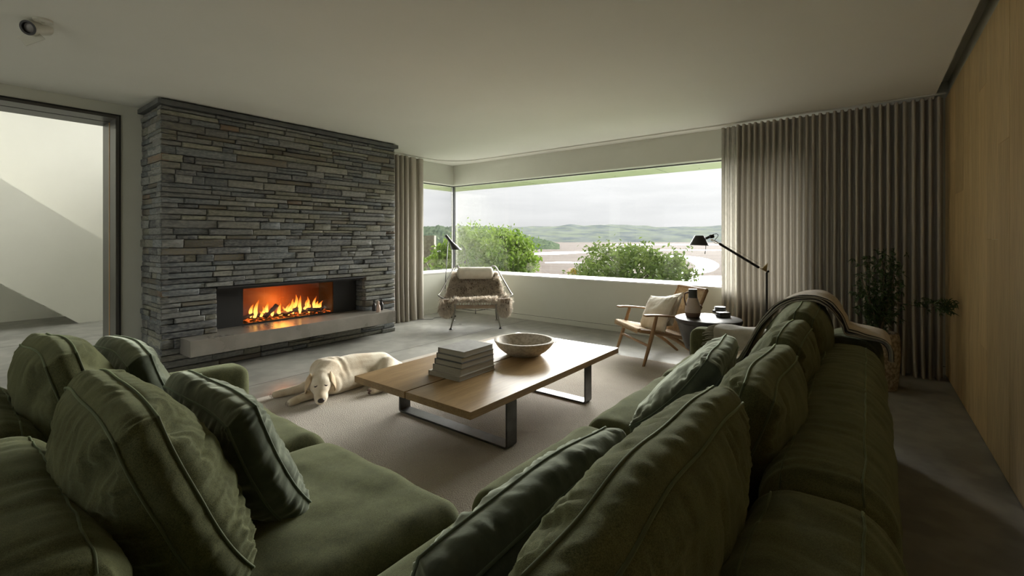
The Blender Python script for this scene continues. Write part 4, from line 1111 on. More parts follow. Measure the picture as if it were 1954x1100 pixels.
def ball(c, rx, ex=None, s_=(1, 1, 1), seg=14):
    b_ = WMB(); prof = [(math.sin(math.pi * k / 8) * 1, -math.cos(math.pi * k / 8)) for k in range(9)]
    b_.lathe(prof, (0, 0, 0), seg)
    M_ = Matrix((hr_, hf, hu)).transposed()
    b_.v = [tuple(Vector(c) + M_ @ Vector((v[0] * rx * s_[0], v[1] * rx * s_[1], v[2] * rx * s_[2]))) for v in b_.v]
    return b_
ball(hd(.178, 0, .006), .024, s_=(1.05, .7, .85)).build('nose', nose_m, dog, angle=0)
for sd in (-1, 1):
    # closed eyes: slim dark slits
    e0 = [hd(.062 + .012 * math.cos(a * 1.2), sd * (.034 + .018 * a), .050 - .010 * a - .004 * math.sin(math.pi * (a + .5))) for a in [-.5, -.25, 0, .25, .5, .75]]
    eb_ = WMB(); eb_.tube(e0, [.002, .004, .0048, .0048, .004, .002], 8); eb_.build('eyelid', nose_m, dog, angle=0)
mo = WMB(); mo.tube([hd(.185, 0, -.014), hd(.180, 0, -.03), hd(.172, .018, -.038), hd(.15, .032, -.042)], .003, 6); mo.build('mouth', nose_m, dog, angle=0)
for (px_, py_, dx, dy) in ((2.183, 3.118, -1, .1), (2.325, 3.06, -1, .1)):
    pd = WMB()
    for k in range(4):
        a = (k - 1.5) * .55
        pd.lathe([(math.sin(math.pi * q / 6) * .0085, -math.cos(math.pi * q / 6) * .0085) for q in range(7)], (px_ - .006 + .004 * abs(k - 1.5), py_ + a * .02, .052 + .006 * (1.5 - abs(k - 1.5))), 10)
    pd.lathe([(math.sin(math.pi * q / 6) * .013, -math.cos(math.pi * q / 6) * .013) for q in range(7)], (px_ + .002, py_ + .002, .034), 10)
    pd.build('paw_pad', pink_m, dog, angle=0)
for (a_, dr) in (((1.672, 3.373, .034), (0, 1)), ((1.685, 3.648, .034), (0, 1))):
    tb_ = WMB()
    for k in range(3):
        y_ = a_[1] + (k - 1) * .016
        tb_.tube([(a_[0] - .012, y_, .050), (a_[0] - .018, y_, .038), (a_[0] - .017, y_, .022)], [.0016, .0018, .0012], 5)
    tb_.build('toe_line', pink_m, dog, angle=0)

# ================================================================== LOUNGE CHAIR IN THE CORNER
LC = (4.98, 4.53, 0); LRZ = math.atan2(.73, -.68)
lc = empty('lounge_chair', LC, LRZ, 'low steel tube lounge chair with rope seat standing in the window corner', 'chair')
def both(fn):
    for s_ in (1, -1): fn(s_)
def lchair(s_):
    fl = MB(); fl.tube(bez([(s_ * .345, .33, .012), (s_ * .31, .325, .17), (s_ * .285, .315, .325), (s_ * .40, .29, .40), (s_ * .515, .22, .455), (s_ * .50, .12, .49), (s_ * .40, -.12, .67), (s_ * .325, -.33, .81), (s_ * .29, -.36, .835), (s_ * .255, -.355, .83), (s_ * .245, -.33, .78)], 8), .0105, 10)
    fl.build('side_tube', chrome, lc, angle=0)
    rl_ = MB(); rl_.tube([(s_ * .33, -.36, .012), (s_ * .29, .0, .30), (s_ * .285, .20, .335)], .010, 10); rl_.build('rear_leg', chrome, lc, angle=0)
    for y in (.33, -.36):
        MB().lathe([(.026, 0), (.026, .006), (.014, .012), (.011, .02)], (s_ * (.345 if y > 0 else .33), y, 0), 18).build('foot', blackgloss if y > 0 else chrome, lc)
both(lchair)
MB().box(-.275, .275, .30, .325, .285, .335).build('front_rail', wood('rail_wood', (.28, .2, .13), (.38, .28, .19), 'x', rough=.5), lc, smooth=False, bevel=.004)
br = MB(); br.tube([(-.27, .31, .28), (0, .2, .235), (.27, .31, .28)], .003, 6); br.tube([(-.3, -.1, .24), (0, .2, .235), (.3, -.1, .24)], .003, 6); br.tube([(0, .2, .225), (0, .2, .19)], .006, 8); br.tube([(0, .2, .27), (0, .2, .225)], .003, 6)
br.build('tension_wire', steel, lc)
# rope seat: fine cords spanned from the front rail to the top
for k in range(15):
    x = -.26 + .52 * k / 14
    MB().tube(bez([(x, .30, .33), (x * 1.05, .05, .30), (x * 1.0, -.2, .45), (x * .95, -.36, .79)], 4), .004, 5).build('cord', cord, lc, angle=0)
sk_o = empty('sheepskin', LC, LRZ, 'shaggy brown-grey sheepskin draped over the steel lounge chair', 'sheepskin')
def skin(u, v):
    """u across -1..1, v 0 front lip .. 1 top of back"""
    P = bez([(0, .325, .372), (0, .30, .400), (0, .19, .372), (0, -.02, .335), (0, -.18, .43), (0, -.29, .60), (0, -.345, .735)], 6)
    q = v * (len(P) - 1); i = min(int(q), len(P) - 2); p = P[i].lerp(P[i + 1], q - i)
    au = abs(u); side = max(0, au - .55) / .45
    wv = .49 - .16 * max(0, v - .45) / .55
    x = u * wv; y = p.y + .07 * side * (v < .9); z = p.z
    z += .10 * max(0, au - .35) ** 1.3 * (1 if v > .12 else .5) * (1 - .7 * max(0, v - .5) / .5)         # sides rise to the arm tubes
    if v < .35:                                                          # the front corners hang in shaggy balls
        hang = side * (1 - v / .35)
        z -= .05 * hang ** .8; x -= math.copysign(.03 * hang, u)
    z += .018 * nz3(x * 9, y * 9, v * 5); y += .015 * nz3(x * 7, v * 6, 4)
    return Vector((x, y, z))
sb_ = MB(); sb_.grid(lambda i, j: skin(2 * i - 1, j), 40, 40); so_ = sb_.build('hide', hide_m, sk_o, angle=0)
rh = random.Random(77); fb_ = MB()
V_, F_ = [], []
for k in range(17000):
    u = rh.uniform(-1, 1); v = rh.random()
    p = skin(u, v); a = skin(min(1, u + .02), v) - skin(max(-1, u - .02), v); b_ = skin(u, min(1, v + .02)) - skin(u, max(0, v - .02))
    nrm = a.cross(b_)
    if nrm.length < 1e-9: continue
    nrm.normalize()
    if nrm.z < 0 and v < .8 and abs(u) < .6: nrm = -nrm
    if nrm.y < -.2 and v > .5: nrm = -nrm
    cl_ = Vector((nz3(p.x * 16, p.y * 16, p.z * 16), nz3(p.x * 16 + 9, p.y * 16, p.z * 16), nz3(p.x * 16, p.y * 16 + 9, p.z * 16)))
    d = (nrm + cl_ * 1.3 + Vector((rh.gauss(0, .35), rh.gauss(0, .35), rh.gauss(0, .35) - .15))).normalized()
    edge = max(0, abs(u) - .7) / .3
    L = rh.uniform(.04, .075) * (1 + .4 * edge); w_ = rh.uniform(.0022, .0042)
    s_ = d.orthogonal().normalized(); s_ = Matrix.Rotation(rh.uniform(0, 6.28), 3, d) @ s_
    tip = p + d * L + Vector((0, 0, -.012)) + cl_ * .012; mid = p + d * L * .55
    b0 = len(V_); V_ += [p - s_ * w_, p + s_ * w_, mid + s_ * w_ * .9, mid - s_ * w_ * .9, tip]; F_ += [(b0, b0 + 1, b0 + 2, b0 + 3), (b0 + 3, b0 + 2, b0 + 4)]
for sg in (1, -1):                                   # shaggy lobes hanging at the front corners
    c0 = Vector((sg * .405, .285, .285)); ax_ = Vector((.085, .085, .095))
    lo_ = MB(); lo_.lathe([(math.sin(math.pi * q / 8) * .9, -math.cos(math.pi * q / 8) * .9) for q in range(9)], (0, 0, 0), 16)
    lo_.v = [(c0.x + a * ax_.x, c0.y + b_ * ax_.y, c0.z + c_ * ax_.z) for a, b_, c_ in lo_.v]; lo_.build('hide_fold', hide_m, sk_o, angle=0)
    for k in range(2600):
        d0 = Vector((rh.gauss(0, 1), rh.gauss(0, 1), rh.gauss(0, 1))).normalized(); p = c0 + Vector((d0.x * ax_.x, d0.y * ax_.y, d0.z * ax_.z)) * .9
        cl_ = Vector((nz3(p.x * 18, p.y * 18, p.z * 18), nz3(p.x * 18 + 9, p.y * 18, p.z * 18), nz3(p.x * 18, p.y * 18 + 9, p.z * 18)))
        d = (d0 + cl_ * 1.2 + Vector((0, .1, -.35))).normalized(); L = rh.uniform(.035, .065); w_ = rh.uniform(.002, .004)
        s_ = Matrix.Rotation(rh.uniform(0, 6.28), 3, d) @ d.orthogonal().normalized(); mid = p + d * L * .55; tip = p + d * L + Vector((0, 0, -.015))
        b0 = len(V_); V_ += [p - s_ * w_, p + s_ * w_, mid + s_ * w_ * .9, mid - s_ * w_ * .9, tip]; F_ += [(b0, b0 + 1, b0 + 2, b0 + 3), (b0 + 3, b0 + 2, b0 + 4)]
fb_.add(V_, F_); fb_.build('fur', fur_m, sk_o, angle=0, kind='stuff')
# headrest bolster
bo = MB()
def bol(u, v):
    x = -.285 + .57 * u; a = 2 * math.pi * v; e = min(u, 1 - u) * .57
    r_ = .092 * (1 - max(0, 1 - e / .05) ** 2.2 * .95) * (1 + .035 * nz3(x * 12, math.cos(a) * 2, math.sin(a) * 2))
    r_ -= .004 * math.exp(-((abs(x) - .16) / .008) ** 2)
    return (x, -.285 + r_ * math.cos(a), .735 + r_ * math.sin(a))
bo.grid(bol, 40, 28)
bol_o = bo.build('bolster', linen, None, angle=0)
tag(bol_o, 'cream padded bolster at the top of the sheepskin lounge chair', 'bolster')
bol_o.matrix_basis = Matrix.Translation(LC) @ Matrix.Rotation(LRZ, 4, 'Z') @ Matrix.Translation(bol_o.location)

# ------------------------------------------------------------------ slim floor lamp with tapered head
la = empty('floor_lamp', (5.215, 5.31, 0), 0, 'slim black floor lamp with tilted conical head behind the lounge chair', 'lamp')
rn = MB(); rn.tube([(.10 * math.cos(a), .10 * math.sin(a) - .0, .012) for a in [2 * math.pi * k / 28 for k in range(28)]], .011, 8, closed=True); rn.build('base_ring', blackgloss, la, angle=0)
sw_ = MB(); sw_.tube([(-.08, .06, .012), (-.055, .04, .25), (-.05, .035, .6), (-.03, .0, 1.21)], .006, 8); sw_.build('pole', blackgloss, la, angle=0)
hd0 = Vector((-.05, .03, 1.315)); hd1 = Vector((.055, -.105, 1.085))
ax = (hd1 - hd0).normalized(); perp = Vector((0, 0, 1))
hb_ = MB(); n1 = 24
rim_n = Vector((0, 0, 1))
vsl = []
rt = Vector((SA, -CA, 0))                       # across the lamp
for (t, r_) in ((0, .0), (0, .022), (.48, .026), (1.0, .085)):
    cpt = hd0.lerp(hd1, t)
    for k in range(n1):
        a = 2 * math.pi * k / n1
        if t == 1.0: vsl.append(cpt + Vector((math.cos(a) * r_, math.sin(a) * r_, 0)))
        else:
            e1 = ax.orthogonal().normalized(); e2 = ax.cross(e1)
            # keep rings aligned with the horizontal rim
            w1 = Vector((1, 0, 0)) - ax * ax.x; w1.normalize(); w2 = ax.cross(w1); w2 = -w2 if w2.y < 0 else w2
            vsl.append(cpt + (w1 * math.cos(a) + w2 * math.sin(a)) * r_)
fsl = [(i * n1 + k, i * n1 + (k + 1) % n1, (i + 1) * n1 + (k + 1) % n1, (i + 1) * n1 + k) for i in range(3) for k in range(n1)]
hb_.add(vsl, fsl); hb_.build('lamp_shade', pbr('lamp_shade_black', (.03, .03, .03), rough=.4), la)
cbl = WMB(); cbl.tube(bez([(5.14, 5.37, .006), (5.0, 5.42, .005), (4.9, 5.36, .005), (4.8, 5.45, .005), (4.7, 5.5, .005)], 6), .003, 6)
cbl.build('lamp_cable', black, label='thin black lamp cable running along the floor to the curtain', cat='cable')

# ================================================================== ARMCHAIR
AC = (4.78, 1.734, 0); ARZ = math.atan2(.75, .66)
ac = empty('armchair', AC, ARZ, 'low oak armchair with woven paper-cord seat and back', 'armchair')
def achair(s_):
    MB().tube([(s_ * .318, .345, .003), (s_ * .315, .30, .14), (s_ * .308, .25, .30), (s_ * .30, .195, .492)], [.013, .0175, .021, .016], 12).build('front_leg', chair_oak_z, ac, angle=50)
    MB().tube([(s_ * .255, -.36, .003), (s_ * .262, -.22, .12), (s_ * .27, -.02, .255), (s_ * .275, .08, .30)], [.013, .019, .022, .018], 12).build('rear_leg', chair_oak_z, ac, angle=50)
    am = MB(); P = bez([(s_ * .315, .33, .505), (s_ * .31, .2, .503), (s_ * .30, 0, .482), (s_ * .285, -.215, .452)], 6)
    W_ = [.030, .031, .031, .03, .029, .028, .027, .026, .025, .024, .023, .022, .021, .020, .019, .018, .017, .016, .015]
    vs = []
    for i, p in enumerate(P):
        w2 = W_[min(i, len(W_) - 1)]
        for dx, dz in ((-w2, -.009), (w2, -.009), (w2, .009), (-w2, .009)): vs.append((p.x + dx, p.y, p.z + dz))
    fs = [(i * 4 + k, i * 4 + (k + 1) % 4, (i + 1) * 4 + (k + 1) % 4, (i + 1) * 4 + k) for i in range(len(P) - 1) for k in range(4)]
    fs += [(3, 2, 1, 0), tuple((len(P) - 1) * 4 + k for k in range(4))]
    am.add(vs, fs); am.build('armrest', chair_oak, ac, bevel=.005, angle=40)
    MB().tube(bez([(s_ * .285, .36, .352), (s_ * .285, .20, .325), (s_ * .275, -.05, .275), (s_ * .262, -.30, .22)], 5), .019, 10, flat=1).build('seat_rail', chair_oak, ac, angle=50)
    MB().tube(bez([(s_ * .268, -.13, .235), (s_ * .262, -.22, .42), (s_ * .255, -.33, .62), (s_ * .25, -.385, .735)], 5), [.016] * 8 + [.018] * 6 + [.021, .019], 10).build('back_post', chair_oak_z, ac, angle=50)
both(achair)
MB().tube([(-.312, .28, .205), (.312, .28, .205)], [.013, .013], 10).build('stretcher', chair_oak, ac)
MB().tube([(-.25, -.385, .73), (.25, -.385, .73)], .018, 10).build('top_rail', chair_oak, ac)
MB().tube([(-.265, -.15, .27), (.265, -.15, .27)], .014, 10).build('lower_rail', chair_oak, ac)
def weave(name, fn, nu, nv, amp, th):
    b_ = MB()
    def f2(sgn):
        def g(i, j):
            p, n_ = fn(i, j)
            h_ = amp * math.sin(i * nu * math.pi) * math.sin(j * nv * math.pi)
            return p + n_ * (sgn * th + h_)
        return g
    b_.grid(f2(1), nu * 2, nv * 2); c_ = MB(); c_.grid(lambda i, j: f2(-1)(1 - i, j), nu * 2, nv * 2); b_.add(c_.v, c_.f)
    return b_.build(name, cord, ac, angle=0)
def seatf(i, j):
    x = -.275 + .55 * i; P = [(.385, .335), (.36, .366), (.20, .335), (-.05, .285), (-.16, .27)]
    q = bez([(0, a, b_) for a, b_ in P], 6); t = j * (len(q) - 1); k = min(int(t), len(q) - 2); p = q[k].lerp(q[k + 1], t - k)
    sagz = -.018 * (1 - (2 * i - 1) ** 2) * math.sin(math.pi * min(1, j * 1.1))
    return Vector((x, p.y, p.z + sagz)), Vector((0, 0, 1))
weave('woven_seat', seatf, 30, 34, .0065, .009)
def backf(i, j):
    x = (-.255 + .51 * i); t = j; y = -.15 - .235 * t; z = .27 + .46 * t
    return Vector((x, y - .022 * (1 - (2 * i - 1) ** 2) * math.sin(math.pi * t), z)), Vector((0, .89, .45))
weave('woven_back', backf, 26, 30, .0065, .008)
MB().tube([(-.272, .36, .352), (.272, .36, .352)], .019, 12).build('front_roll', cord, ac)
# two linen pillows in the armchair
M3 = Matrix.Rotation(ARZ, 3, 'Z')
def chair_pillow(label, loc, ex, ez, w_, h_, t_, seed):
    c_ = Vector(AC) + M3 @ Vector(loc)
    return cushion('linen_pillow', label, 'pillow', c_, M3 @ Vector(ex), M3 @ Vector(ez), w_, h_, t_, .006, linen, linen, seed, 34, pucker=.012, kr=-.10, pr=0, low=.014, group=None, wob=.02, wlen=.12)
chair_pillow('cream linen pillow with pointed corners propped in front in the oak armchair', (-.02, .03, .475), (1, .12, -.10), (.06, -.42, .9), .43, .40, .15, 71)
chair_pillow('cream linen pillow tucked behind the other against the woven chair back', (.02, -.115, .50), (1, -.05, -.22), (.18, -.45, .9), .42, .36, .12, 75)

# ================================================================== SIDE TABLE AND WHAT STANDS ON IT
SX, SY, SZ = 4.30, 1.12, .5525
stt = empty('side_table', (SX, SY, 0), 0, 'round ebonised wood side table with flared drum on thick legs', 'side table')
tp = MB(); tp.lathe([(r_, z_) for r_, z_ in [(0, .462), (.288, .462), (.297, .468), (.30, .482), (.296, .496), (.285, .5), (0, .5)]], (0, 0, 0), 56); tp.build('table_top', darkwood, stt, angle=30)
dr = MB(); dr.lathe([(.285, .462), (.255, .38), (.225, .30), (.205, .25), (.195, .25), (.215, .31), (.245, .39), (.27, .462)], (0, 0, 0), 56); dr.build('drum', darkwood, stt, angle=30)
for k in range(3):
    a = YAW + R(90) - R(25) + 2 * math.pi * k / 3 + R(60)
    d_ = Vector((math.cos(a), math.sin(a), 0))
    MB().tube([d_ * .215 + Vector((0, 0, .30)), d_ * .20 + Vector((0, 0, .15)), d_ * .205 + Vector((0, 0, .002))], [.055, .045, .048], 14).build('leg', darkwood, stt, angle=50)
stt.scale = (.93, .93, SZ / .5)
cp = at(1322, 605, z=SZ)
cf = empty('carafe', (cp.x, cp.y, SZ + .0005), 0, 'stoneware carafe with black neck and wicker handle on the side table', 'carafe')
cf.scale = (.93, .93, .93)
MB().lathe([(0, 0), (.058, 0), (.064, .006), (.073, .045)], (0, 0, 0), 32).build('foot', clay_b, cf)
bd = MB(); bd.lathe([(.073, .045), (.074, .06), (.066, .11), (.05, .165), (.044, .185)], (0, 0, 0), 32); bd.build('body', clay_m, cf)
MB().lathe([(.044, .185), (.041, .19), (.040, .262), (.038, .268), (.030, .268), (.030, .24), (0, .24)], (0, 0, 0), 32).build('neck', pbr('carafe_neck', (.035, .04, .035), rough=.35), cf)
lft = Vector((-SA, CA, 0))
MB().tube(bez([tuple(lft * .04 + Vector((0, 0, .235))), tuple(lft * .075 + Vector((0, 0, .225))), tuple(lft * .08 + Vector((0, 0, .17))), tuple(lft * .066 + Vector((0, 0, .11)))], 5), .007, 8).build('handle', clay_b, cf, angle=0)
sh_ = MB(); sh_.lathe([(0, -.03), (.022, -.024), (.034, 0), (.022, .024), (0, .03)], tuple(-lft * .058 + Vector((0, 0, .09))), 16); sh_.build('spout', clay_b, cf, angle=0)
mrb = pbr('black_marble', (.015, .016, .015), (.05, .052, .05), scale=20, detail=8, rough=.3, fine=((.25, .25, .23), 14, .35))
for (px, py, zz, hx, hy, lb) in [(1380, 605, 0, .052, .035, 'dark marble block coaster lying in front on the side table'), (1374, 598, 0, .055, .04, 'dark marble dish standing behind the block coaster on the side table')]:
    p = at(px, py, z=SZ)
    q = empty('marble_coaster', (p.x, p.y, SZ + .0006), YAW - R(90) + R(8), lb, 'coaster')
    if hx > .053:
        MB().box(-hx, hx, -hy, hy, 0, .026).build('base', mrb, q, smooth=False, bevel=.004)
        for k in range(3): MB().lathe([(0, .0262), (.047, .0262), (.05, .029), (.05, .034), (.046, .037), (.038, .0345), (0, .0345)], (0, 0, k * .012), 30).build('disc', mrb, q, angle=30)
    else:
        MB().box(-hx, hx, -hy, hy, 0, .02).build('lower_block', mrb, q, smooth=False, bevel=.004); MB().box(-hx, hx, -hy, hy, .0212, .041).build('upper_block', mrb, q, smooth=False, bevel=.004)

# ================================================================== ARM LAMP BY THE CURTAIN
pb_ = at(1463, 518, d=4.7); lx, ly = pb_.x - .0, pb_.y
lb2 = empty('reading_lamp', (lx, ly, 0), 0, 'black articulated reading lamp with angled arm beside the taupe curtain', 'lamp')
def L(px, py, d=4.7): return at(px, py, d=d) - Vector((lx, ly, 0))
MB().lathe([(0, 0), (.13, 0), (.135, .004), (.135, .016), (.12, .022), (.02, .024), (.012, .04)], (0, 0, 0), 36).build('base', black, lb2)
MB().tube([(0, 0, .03), (0, 0, pb_.z - .01)], .011, 12).build('pole', black, lb2)
e0 = L(1448, 511); e1 = L(1372, 465)
MB().tube([e0, e1], .0125, 12).build('arm', black, lb2)
jt = MB(); jt.tube([L(1463, 519), L(1456, 515), e0], .004, 8); jt.add([tuple(L(1454, 514)), tuple(L(1464, 504)), tuple(L(1465, 503.5)), tuple(L(1463, 519)), tuple(L(1456, 512)+Vector((0,0.006,0)))], [(0, 3, 2, 1), (0, 1, 4)])
jt.tube([L(1455, 513), L(1465, 503)], .005, 8); jt.build('elbow_joint', brass, lb2)
MB().lathe([(0, -.01), (.011, -.008), (.011, .008), (0, .01)], tuple(L(1465.5, 518.5)), 14, ax=(SA, -CA, .2)).build('knob', black, lb2)
nk = MB(); nk.tube([e1, L(1366, 461), L(1357, 457)], .005, 8); nk.tube([L(1370, 466), L(1362, 462.5), L(1356, 458)], .003, 8); nk.build('wrist_rods', brass, lb2)
cbw = MB(); cbw.tube([L(1372, 463), L(1400, 474), L(1452, 506)], .0012, 5); cbw.build('tension_cable', steel, lb2)
hj = MB(); hj.lathe([(0, -.022), (.018, -.02), (.021, 0), (.018, .02), (0, .022)], tuple(L(1358, 451.5)), 16, ax=(SA, -CA, .1)); hj.lathe([(0, -.02), (.013, -.018), (.013, .018), (0, .02)], tuple(L(1350, 454)), 14, ax=(SA, -CA, .5))
hj.tube(bez([tuple(L(1360, 448)), tuple(L(1368, 446.5)), tuple(L(1370, 451)), tuple(L(1364, 458))], 5), .003, 6); hj.build('head_joint', black, lb2)
sc_ = L(1334, 468.5); rr0, rr1 = .045, .094; axr = Vector((SA, -CA, 0)); axf = Vector((CA, SA, 0))
lsd = MB(); vs = []
for (zz, r_, off) in ((.0, rr1, 0), (.098, rr0, .002), (.1, rr0 - .004, .002), (.096, rr0 - .006, .002), (.002, rr1 - .004, 0)):
    for k in range(32):
        a = 2 * math.pi * k / 32; vs.append(sc_ + axr * (math.cos(a) * r_ + off) + axf * (math.sin(a) * r_) + Vector((0, 0, zz - .004 * math.cos(a) * (zz < .05))))
lsd.add(vs, [(i * 32 + k, i * 32 + (k + 1) % 32, (i + 1) * 32 + (k + 1) % 32, (i + 1) * 32 + k) for i in range(4) for k in range(32)] + [tuple(2 * 32 + k for k in range(32))])
lsd.build('lamp_shade', pbr('reading_shade', (.022, .022, .022), rough=.45), lb2, angle=40)
MB().tube([L(1347, 468), L(1346.5, 476), L(1345, 485)], [.0028, .003, .004], 8).build('switch_rod', black, lb2)

# ================================================================== PLANTER
PX, PY_ = 4.98, -.06
pl = empty('potted_plant', (PX, PY_, 0), 0, 'tall weathered pot with a thin-leaved shrub beside the oak wall', 'plant')
pt = MB(); pprof = bez([(0, 0, .0), (.125, 0, .0), (.140, 0, .012), (.152, 0, .12), (.160, 0, .30), (.158, 0, .40), (.148, 0, .455), (.140, 0, .468), (.125, 0, .466), (.122, 0, .44)], 4)
pt.lathe([(max(0, p.x), p.z) for p in pprof], (0, 0, 0), 44); pt.v = [(x * (1 + .02 * nz3(x * 4, y * 4, z * 5)), y * (1 + .02 * nz3(x * 4, y * 4, z * 5)), z) for x, y, z in pt.v]
pt.build('pot', pot_m, pl, angle=50)
MB().lathe([(0, .452), (.123, .445)], (0, 0, 0), 30).build('soil', soil_m, pl)
rp2 = random.Random(12); lv = MB(); stem = MB()
def PL(px, py, d): return at(px, py, d=d) - Vector((PX, PY_, 0))
D0 = 3.93
def leaf(p, d, L_, w_):
    s_ = d.cross(Vector((rp2.gauss(0, 1), rp2.gauss(0, 1), rp2.gauss(0, 1)))); 
    if s_.length < 1e-6: return
    s_.normalize(); up = s_.cross(d) * .1 * L_
    lv.add([p, p + d * L_ * .4 + s_ * w_ + up, p + d * L_ + Vector((0, 0, -.2 * L_)), p + d * L_ * .4 - s_ * w_ + up], [(0, 1, 2, 3)])
def branch(pts, r0, r1, nl, spread, L_=.05, twigs=0):
    P = bez([tuple(p) for p in pts], 8); n_ = len(P)
    stem.tube(P, [r0 + (r1 - r0) * k / (n_ - 1) for k in range(n_)], 7)
    for k in range(nl):
        t = rp2.uniform(.35, 1.0); p = P[min(n_ - 1, int(t * (n_ - 1)))] + Vector((rp2.gauss(0, spread), rp2.gauss(0, spread), rp2.gauss(0, spread * .8)))
        d = Vector((rp2.gauss(0, 1), rp2.gauss(0, 1), rp2.gauss(-.15, .8))).normalized()
        for q in range(4):
            leaf(p, (d + Vector((rp2.gauss(0, .6), rp2.gauss(0, .6), rp2.gauss(0, .5)))).normalized(), L_ * rp2.uniform(.6, 1.2), .0055)
base = Vector((0.0, .0, .45))
for (mx_, my_, tx_, ty_, dd, nl, sp_) in [(1668, 600, 1640, 520, -.08, 60, .05), (1675, 590, 1655, 488, .03, 70, .05), (1685, 590, 1676, 505, .08, 60, .05), (1680, 600, 1690, 500, -.03, 60, .05), (1692, 580, 1700, 478, .02, 75, .04),
                                         (1685, 595, 1712, 540, .0, 45, .04), (1665, 600, 1648, 590, -.05, 45, .04), (1672, 590, 1636, 550, .05, 45, .04), (1660, 610, 1660, 545, .0, 40, .04), (1700, 560, 1708, 505, -.05, 40, .03)]:
    branch([base + Vector((rp2.uniform(-.03, .03), rp2.uniform(-.03, .03), 0)), PL(mx_, my_, D0 + dd * .5), PL(tx_, ty_, D0 + dd)], .009, .002, nl, sp_)
br_ = [base, PL(1690, 585, D0), PL(1720, 580, D0 - .08), PL(1765, 587, D0 - .22), PL(1800, 580, D0 - .33)]
P = bez([tuple(p) for p in br_], 8); stem.tube(P, [.005 - .0035 * k / (len(P) - 1) for k in range(len(P))], 6)
for (cx_, cy_, nn, sp_) in ((1752, 578, 16, .035), (1795, 577, 22, .04), (1804, 590, 18, .026), (1808, 580, 8, .024)):
    c_ = PL(cx_, cy_, D0 - .2 - (cx_ - 1752) * .0038)
    for k in range(nn):
        p = c_ + Vector((rp2.gauss(0, sp_), rp2.gauss(0, sp_), rp2.gauss(0, sp_ * .6)))
        for q in range(4): leaf(p, Vector((rp2.gauss(.3, .7), rp2.gauss(-.3, .7), rp2.gauss(-.2, .5))).normalized(), rp2.uniform(.035, .06), .005)
lv.v = [(x, max(y, YW + .012 - PY_), z) for x, y, z in lv.v]; stem.v = [(x, max(y, YW + .012 - PY_), z) for x, y, z in stem.v]
stem.build('stems', stem_m, pl, angle=0); lv.build('leaves', leaf_m, pl, smooth=False, kind='stuff')

# ================================================================== THROW OVER THE SOFA BACK
def throw_path():
    return bez([(0, .74, .468), (0, .70, .472), (0, .66, .48), (0, .60, .52), (0, .545, .63), (0, .475, .76), (0, .375, .875), (0, .26, .912), (0, .175, .885), (0, .12, .80), (0, .095, .742), (0, .03, .726), (0, -.07, .700), (0, -.088, .62)], 6)
TP = throw_path()
tw = empty('throw_blanket', (3.2, .3, .45), 0, 'tan wool throw with dark striped edge draped over the sofa back and far cushion', 'blanket')
def throwf(layer, i, j):
    t = j * (len(TP) - 1); k = min(int(t), len(TP) - 2); p = TP[k].lerp(TP[k + 1], t - k)
    tan = (TP[k + 1] - TP[k]).normalized(); nrm = Vector((0, -tan.z, tan.y));  nrm = -nrm if nrm.z < 0 else nrm
    x0 = 3.0 + .012 * layer + .03 * math.sin(j * 9 + layer) + .05 * (j > .5) * (j - .5); x1 = 3.44
    if j < .35: x1 = 3.44
    x = x0 + (x1 - x0) * i
    off = .004 + .007 * layer + .008 * nz3(x * 6, j * 8, layer) + .005 * nz3(x * 16, j * 20, 3)
    q = p + nrm * off
    return Vector((x, q.y, q.z))
for la_ in range(3):
    b_ = WMB(); b_.grid(lambda i, j: throwf(la_, i, j) + Vector((0, 0, .0025)), 26, 90); c_ = MB(); c_.grid(lambda i, j: throwf(la_, 1 - i, j) - Vector((0, 0, .0025)), 26, 90); b_.add(c_.v, c_.f)
    b_.build('fold', throw_m, tw, angle=0)
    e_ = WMB(); e_.tube([throwf(la_, .004, j / 90) + Vector((0, 0, .003)) for j in range(91)], .0032, 8); e_.build('edge_binding', throw_g, tw, angle=0)
    e_ = WMB(); e_.tube([throwf(la_, .06, j / 90) + Vector((0, 0, .001)) for j in range(91)], .0062, 8); e_.build('dark_stripe', stripe_m, tw, angle=0)
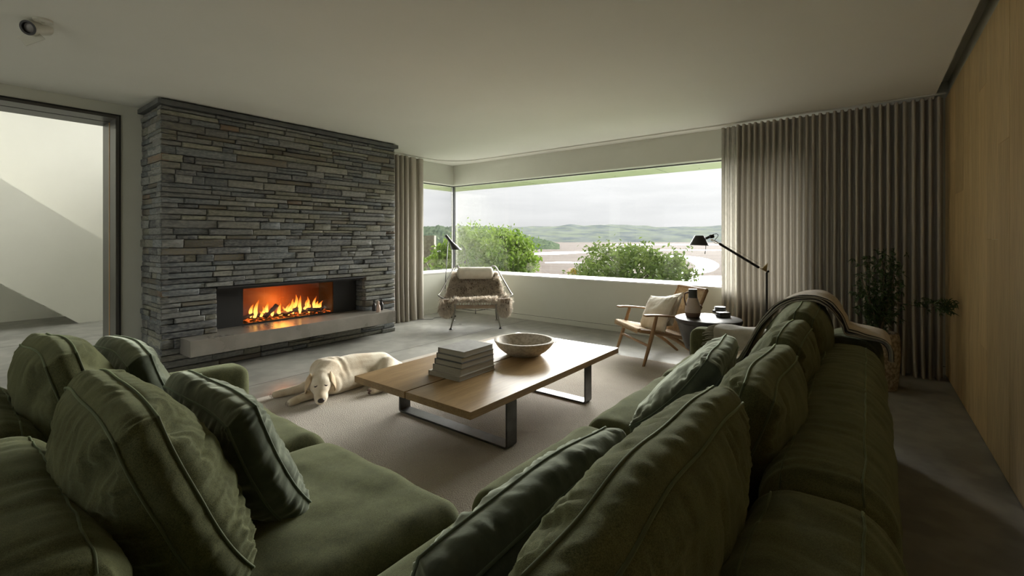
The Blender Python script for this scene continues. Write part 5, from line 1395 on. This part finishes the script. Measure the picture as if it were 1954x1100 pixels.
# grey fringed throw over the arm
fg = empty('fringed_throw', (3.4, .7, .45), 0, 'grey wool throw with fringed end lying over the sofa arm', 'blanket')
def fgf(i, j):
    # j: from the seat (0) up the arm and over it (1); i along Y
    P = bez([(3.12, 0, .462), (3.26, 0, .468), (3.38, 0, .49), (3.425, 0, .545), (3.44, 0, .602), (3.52, 0, .624), (3.60, 0, .615), (3.628, 0, .55)], 6)
    t = j * (len(P) - 1); k = min(int(t), len(P) - 2); p = P[k].lerp(P[k + 1], t - k)
    y = .40 + .46 * i + .04 * nz3(j * 3, 0, 2)
    return Vector((p.x + .012 * nz3(y * 8, j * 5, 1), y, p.z + .008 + .008 * nz3(y * 9, j * 7, 0)))
b_ = WMB(); b_.grid(lambda i, j: fgf(i, j) + Vector((0, 0, .003)), 40, 50); c_ = MB(); c_.grid(lambda i, j: fgf(1 - i, j) - Vector((0, 0, .003)), 40, 50); b_.add(c_.v, c_.f); b_.build('cloth', throw_g, fg, angle=0)
fr_ = WMB(); rq = random.Random(3)
for k in range(46):
    p = fgf(1, k / 45); q = p + Vector((rq.uniform(-.015, .015), rq.uniform(.05, .08), -.01)); q.z = max(q.z - .01, .455 if p.x < 3.41 else p.z - .05)
    fr_.tube([p, (p + q) / 2 + Vector((rq.uniform(-.006, .006), 0, .004)), q], [.003, .0028, .0018], 5)
fr_.build('fringe', throw_g, fg, angle=0)

# ================================================================== CEILING SPOT
spc = at(82, 38, z=H)
sp_o = empty('ceiling_spotlight', (spc.x, spc.y, H), 0, 'white cylinder spotlight on the ceiling near the hall opening', 'spotlight')
MB().lathe([(.045, -.012), (.045, 0)], (0, 0, 0), 28).build('ceiling_plate', spot_white, sp_o)
ri_ = Vector((SA, -CA, 0)); fo_ = Vector((CA, SA, 0))
dr_ = (Vector((-.106, -.944, -.31)) * .80 + Vector((-.99, .11, 0)) * .58 + Vector((0, 0, -.16))).normalized()
bk = at(88, 54, d=2.82) - Vector((spc.x, spc.y, H)); ft = bk + dr_ * .135
MB().tube([(0, 0, -.01), tuple(bk.lerp(ft, .25) + Vector((0, 0, .02)))], .010, 12).build('stem', spot_white, sp_o)
MB().lathe([(0, 0), (.040, .0), (.043, .004), (.043, .135), (.040, .137), (.036, .137), (.036, .11)], tuple(bk), 32, ax=tuple(dr_), caps=False).build('housing', spot_white, sp_o, angle=35)
MB().lathe([(.0415, .1362), (.0415, .139), (.030, .139), (.029, .118)], tuple(bk), 32, ax=tuple(dr_), caps=False).build('bezel', black, sp_o)
MB().lathe([(.0305, .122), (.02, .126), (0, .127)], tuple(bk), 28, ax=tuple(dr_)).build('lens', lens_m, sp_o)
fa, fb2, fc_ = [at(px, py, d=2.74) - Vector((spc.x, spc.y, H)) for px, py in ((34, 70), (50, 88), (86, 75))]
MB().obox((fa + fc_) / 2, (fb2 - fa) / 2, (fc_ - fb2) / 2, fo_ * .003).build('driver_fin', spot_white, sp_o, smooth=False, bevel=.001)
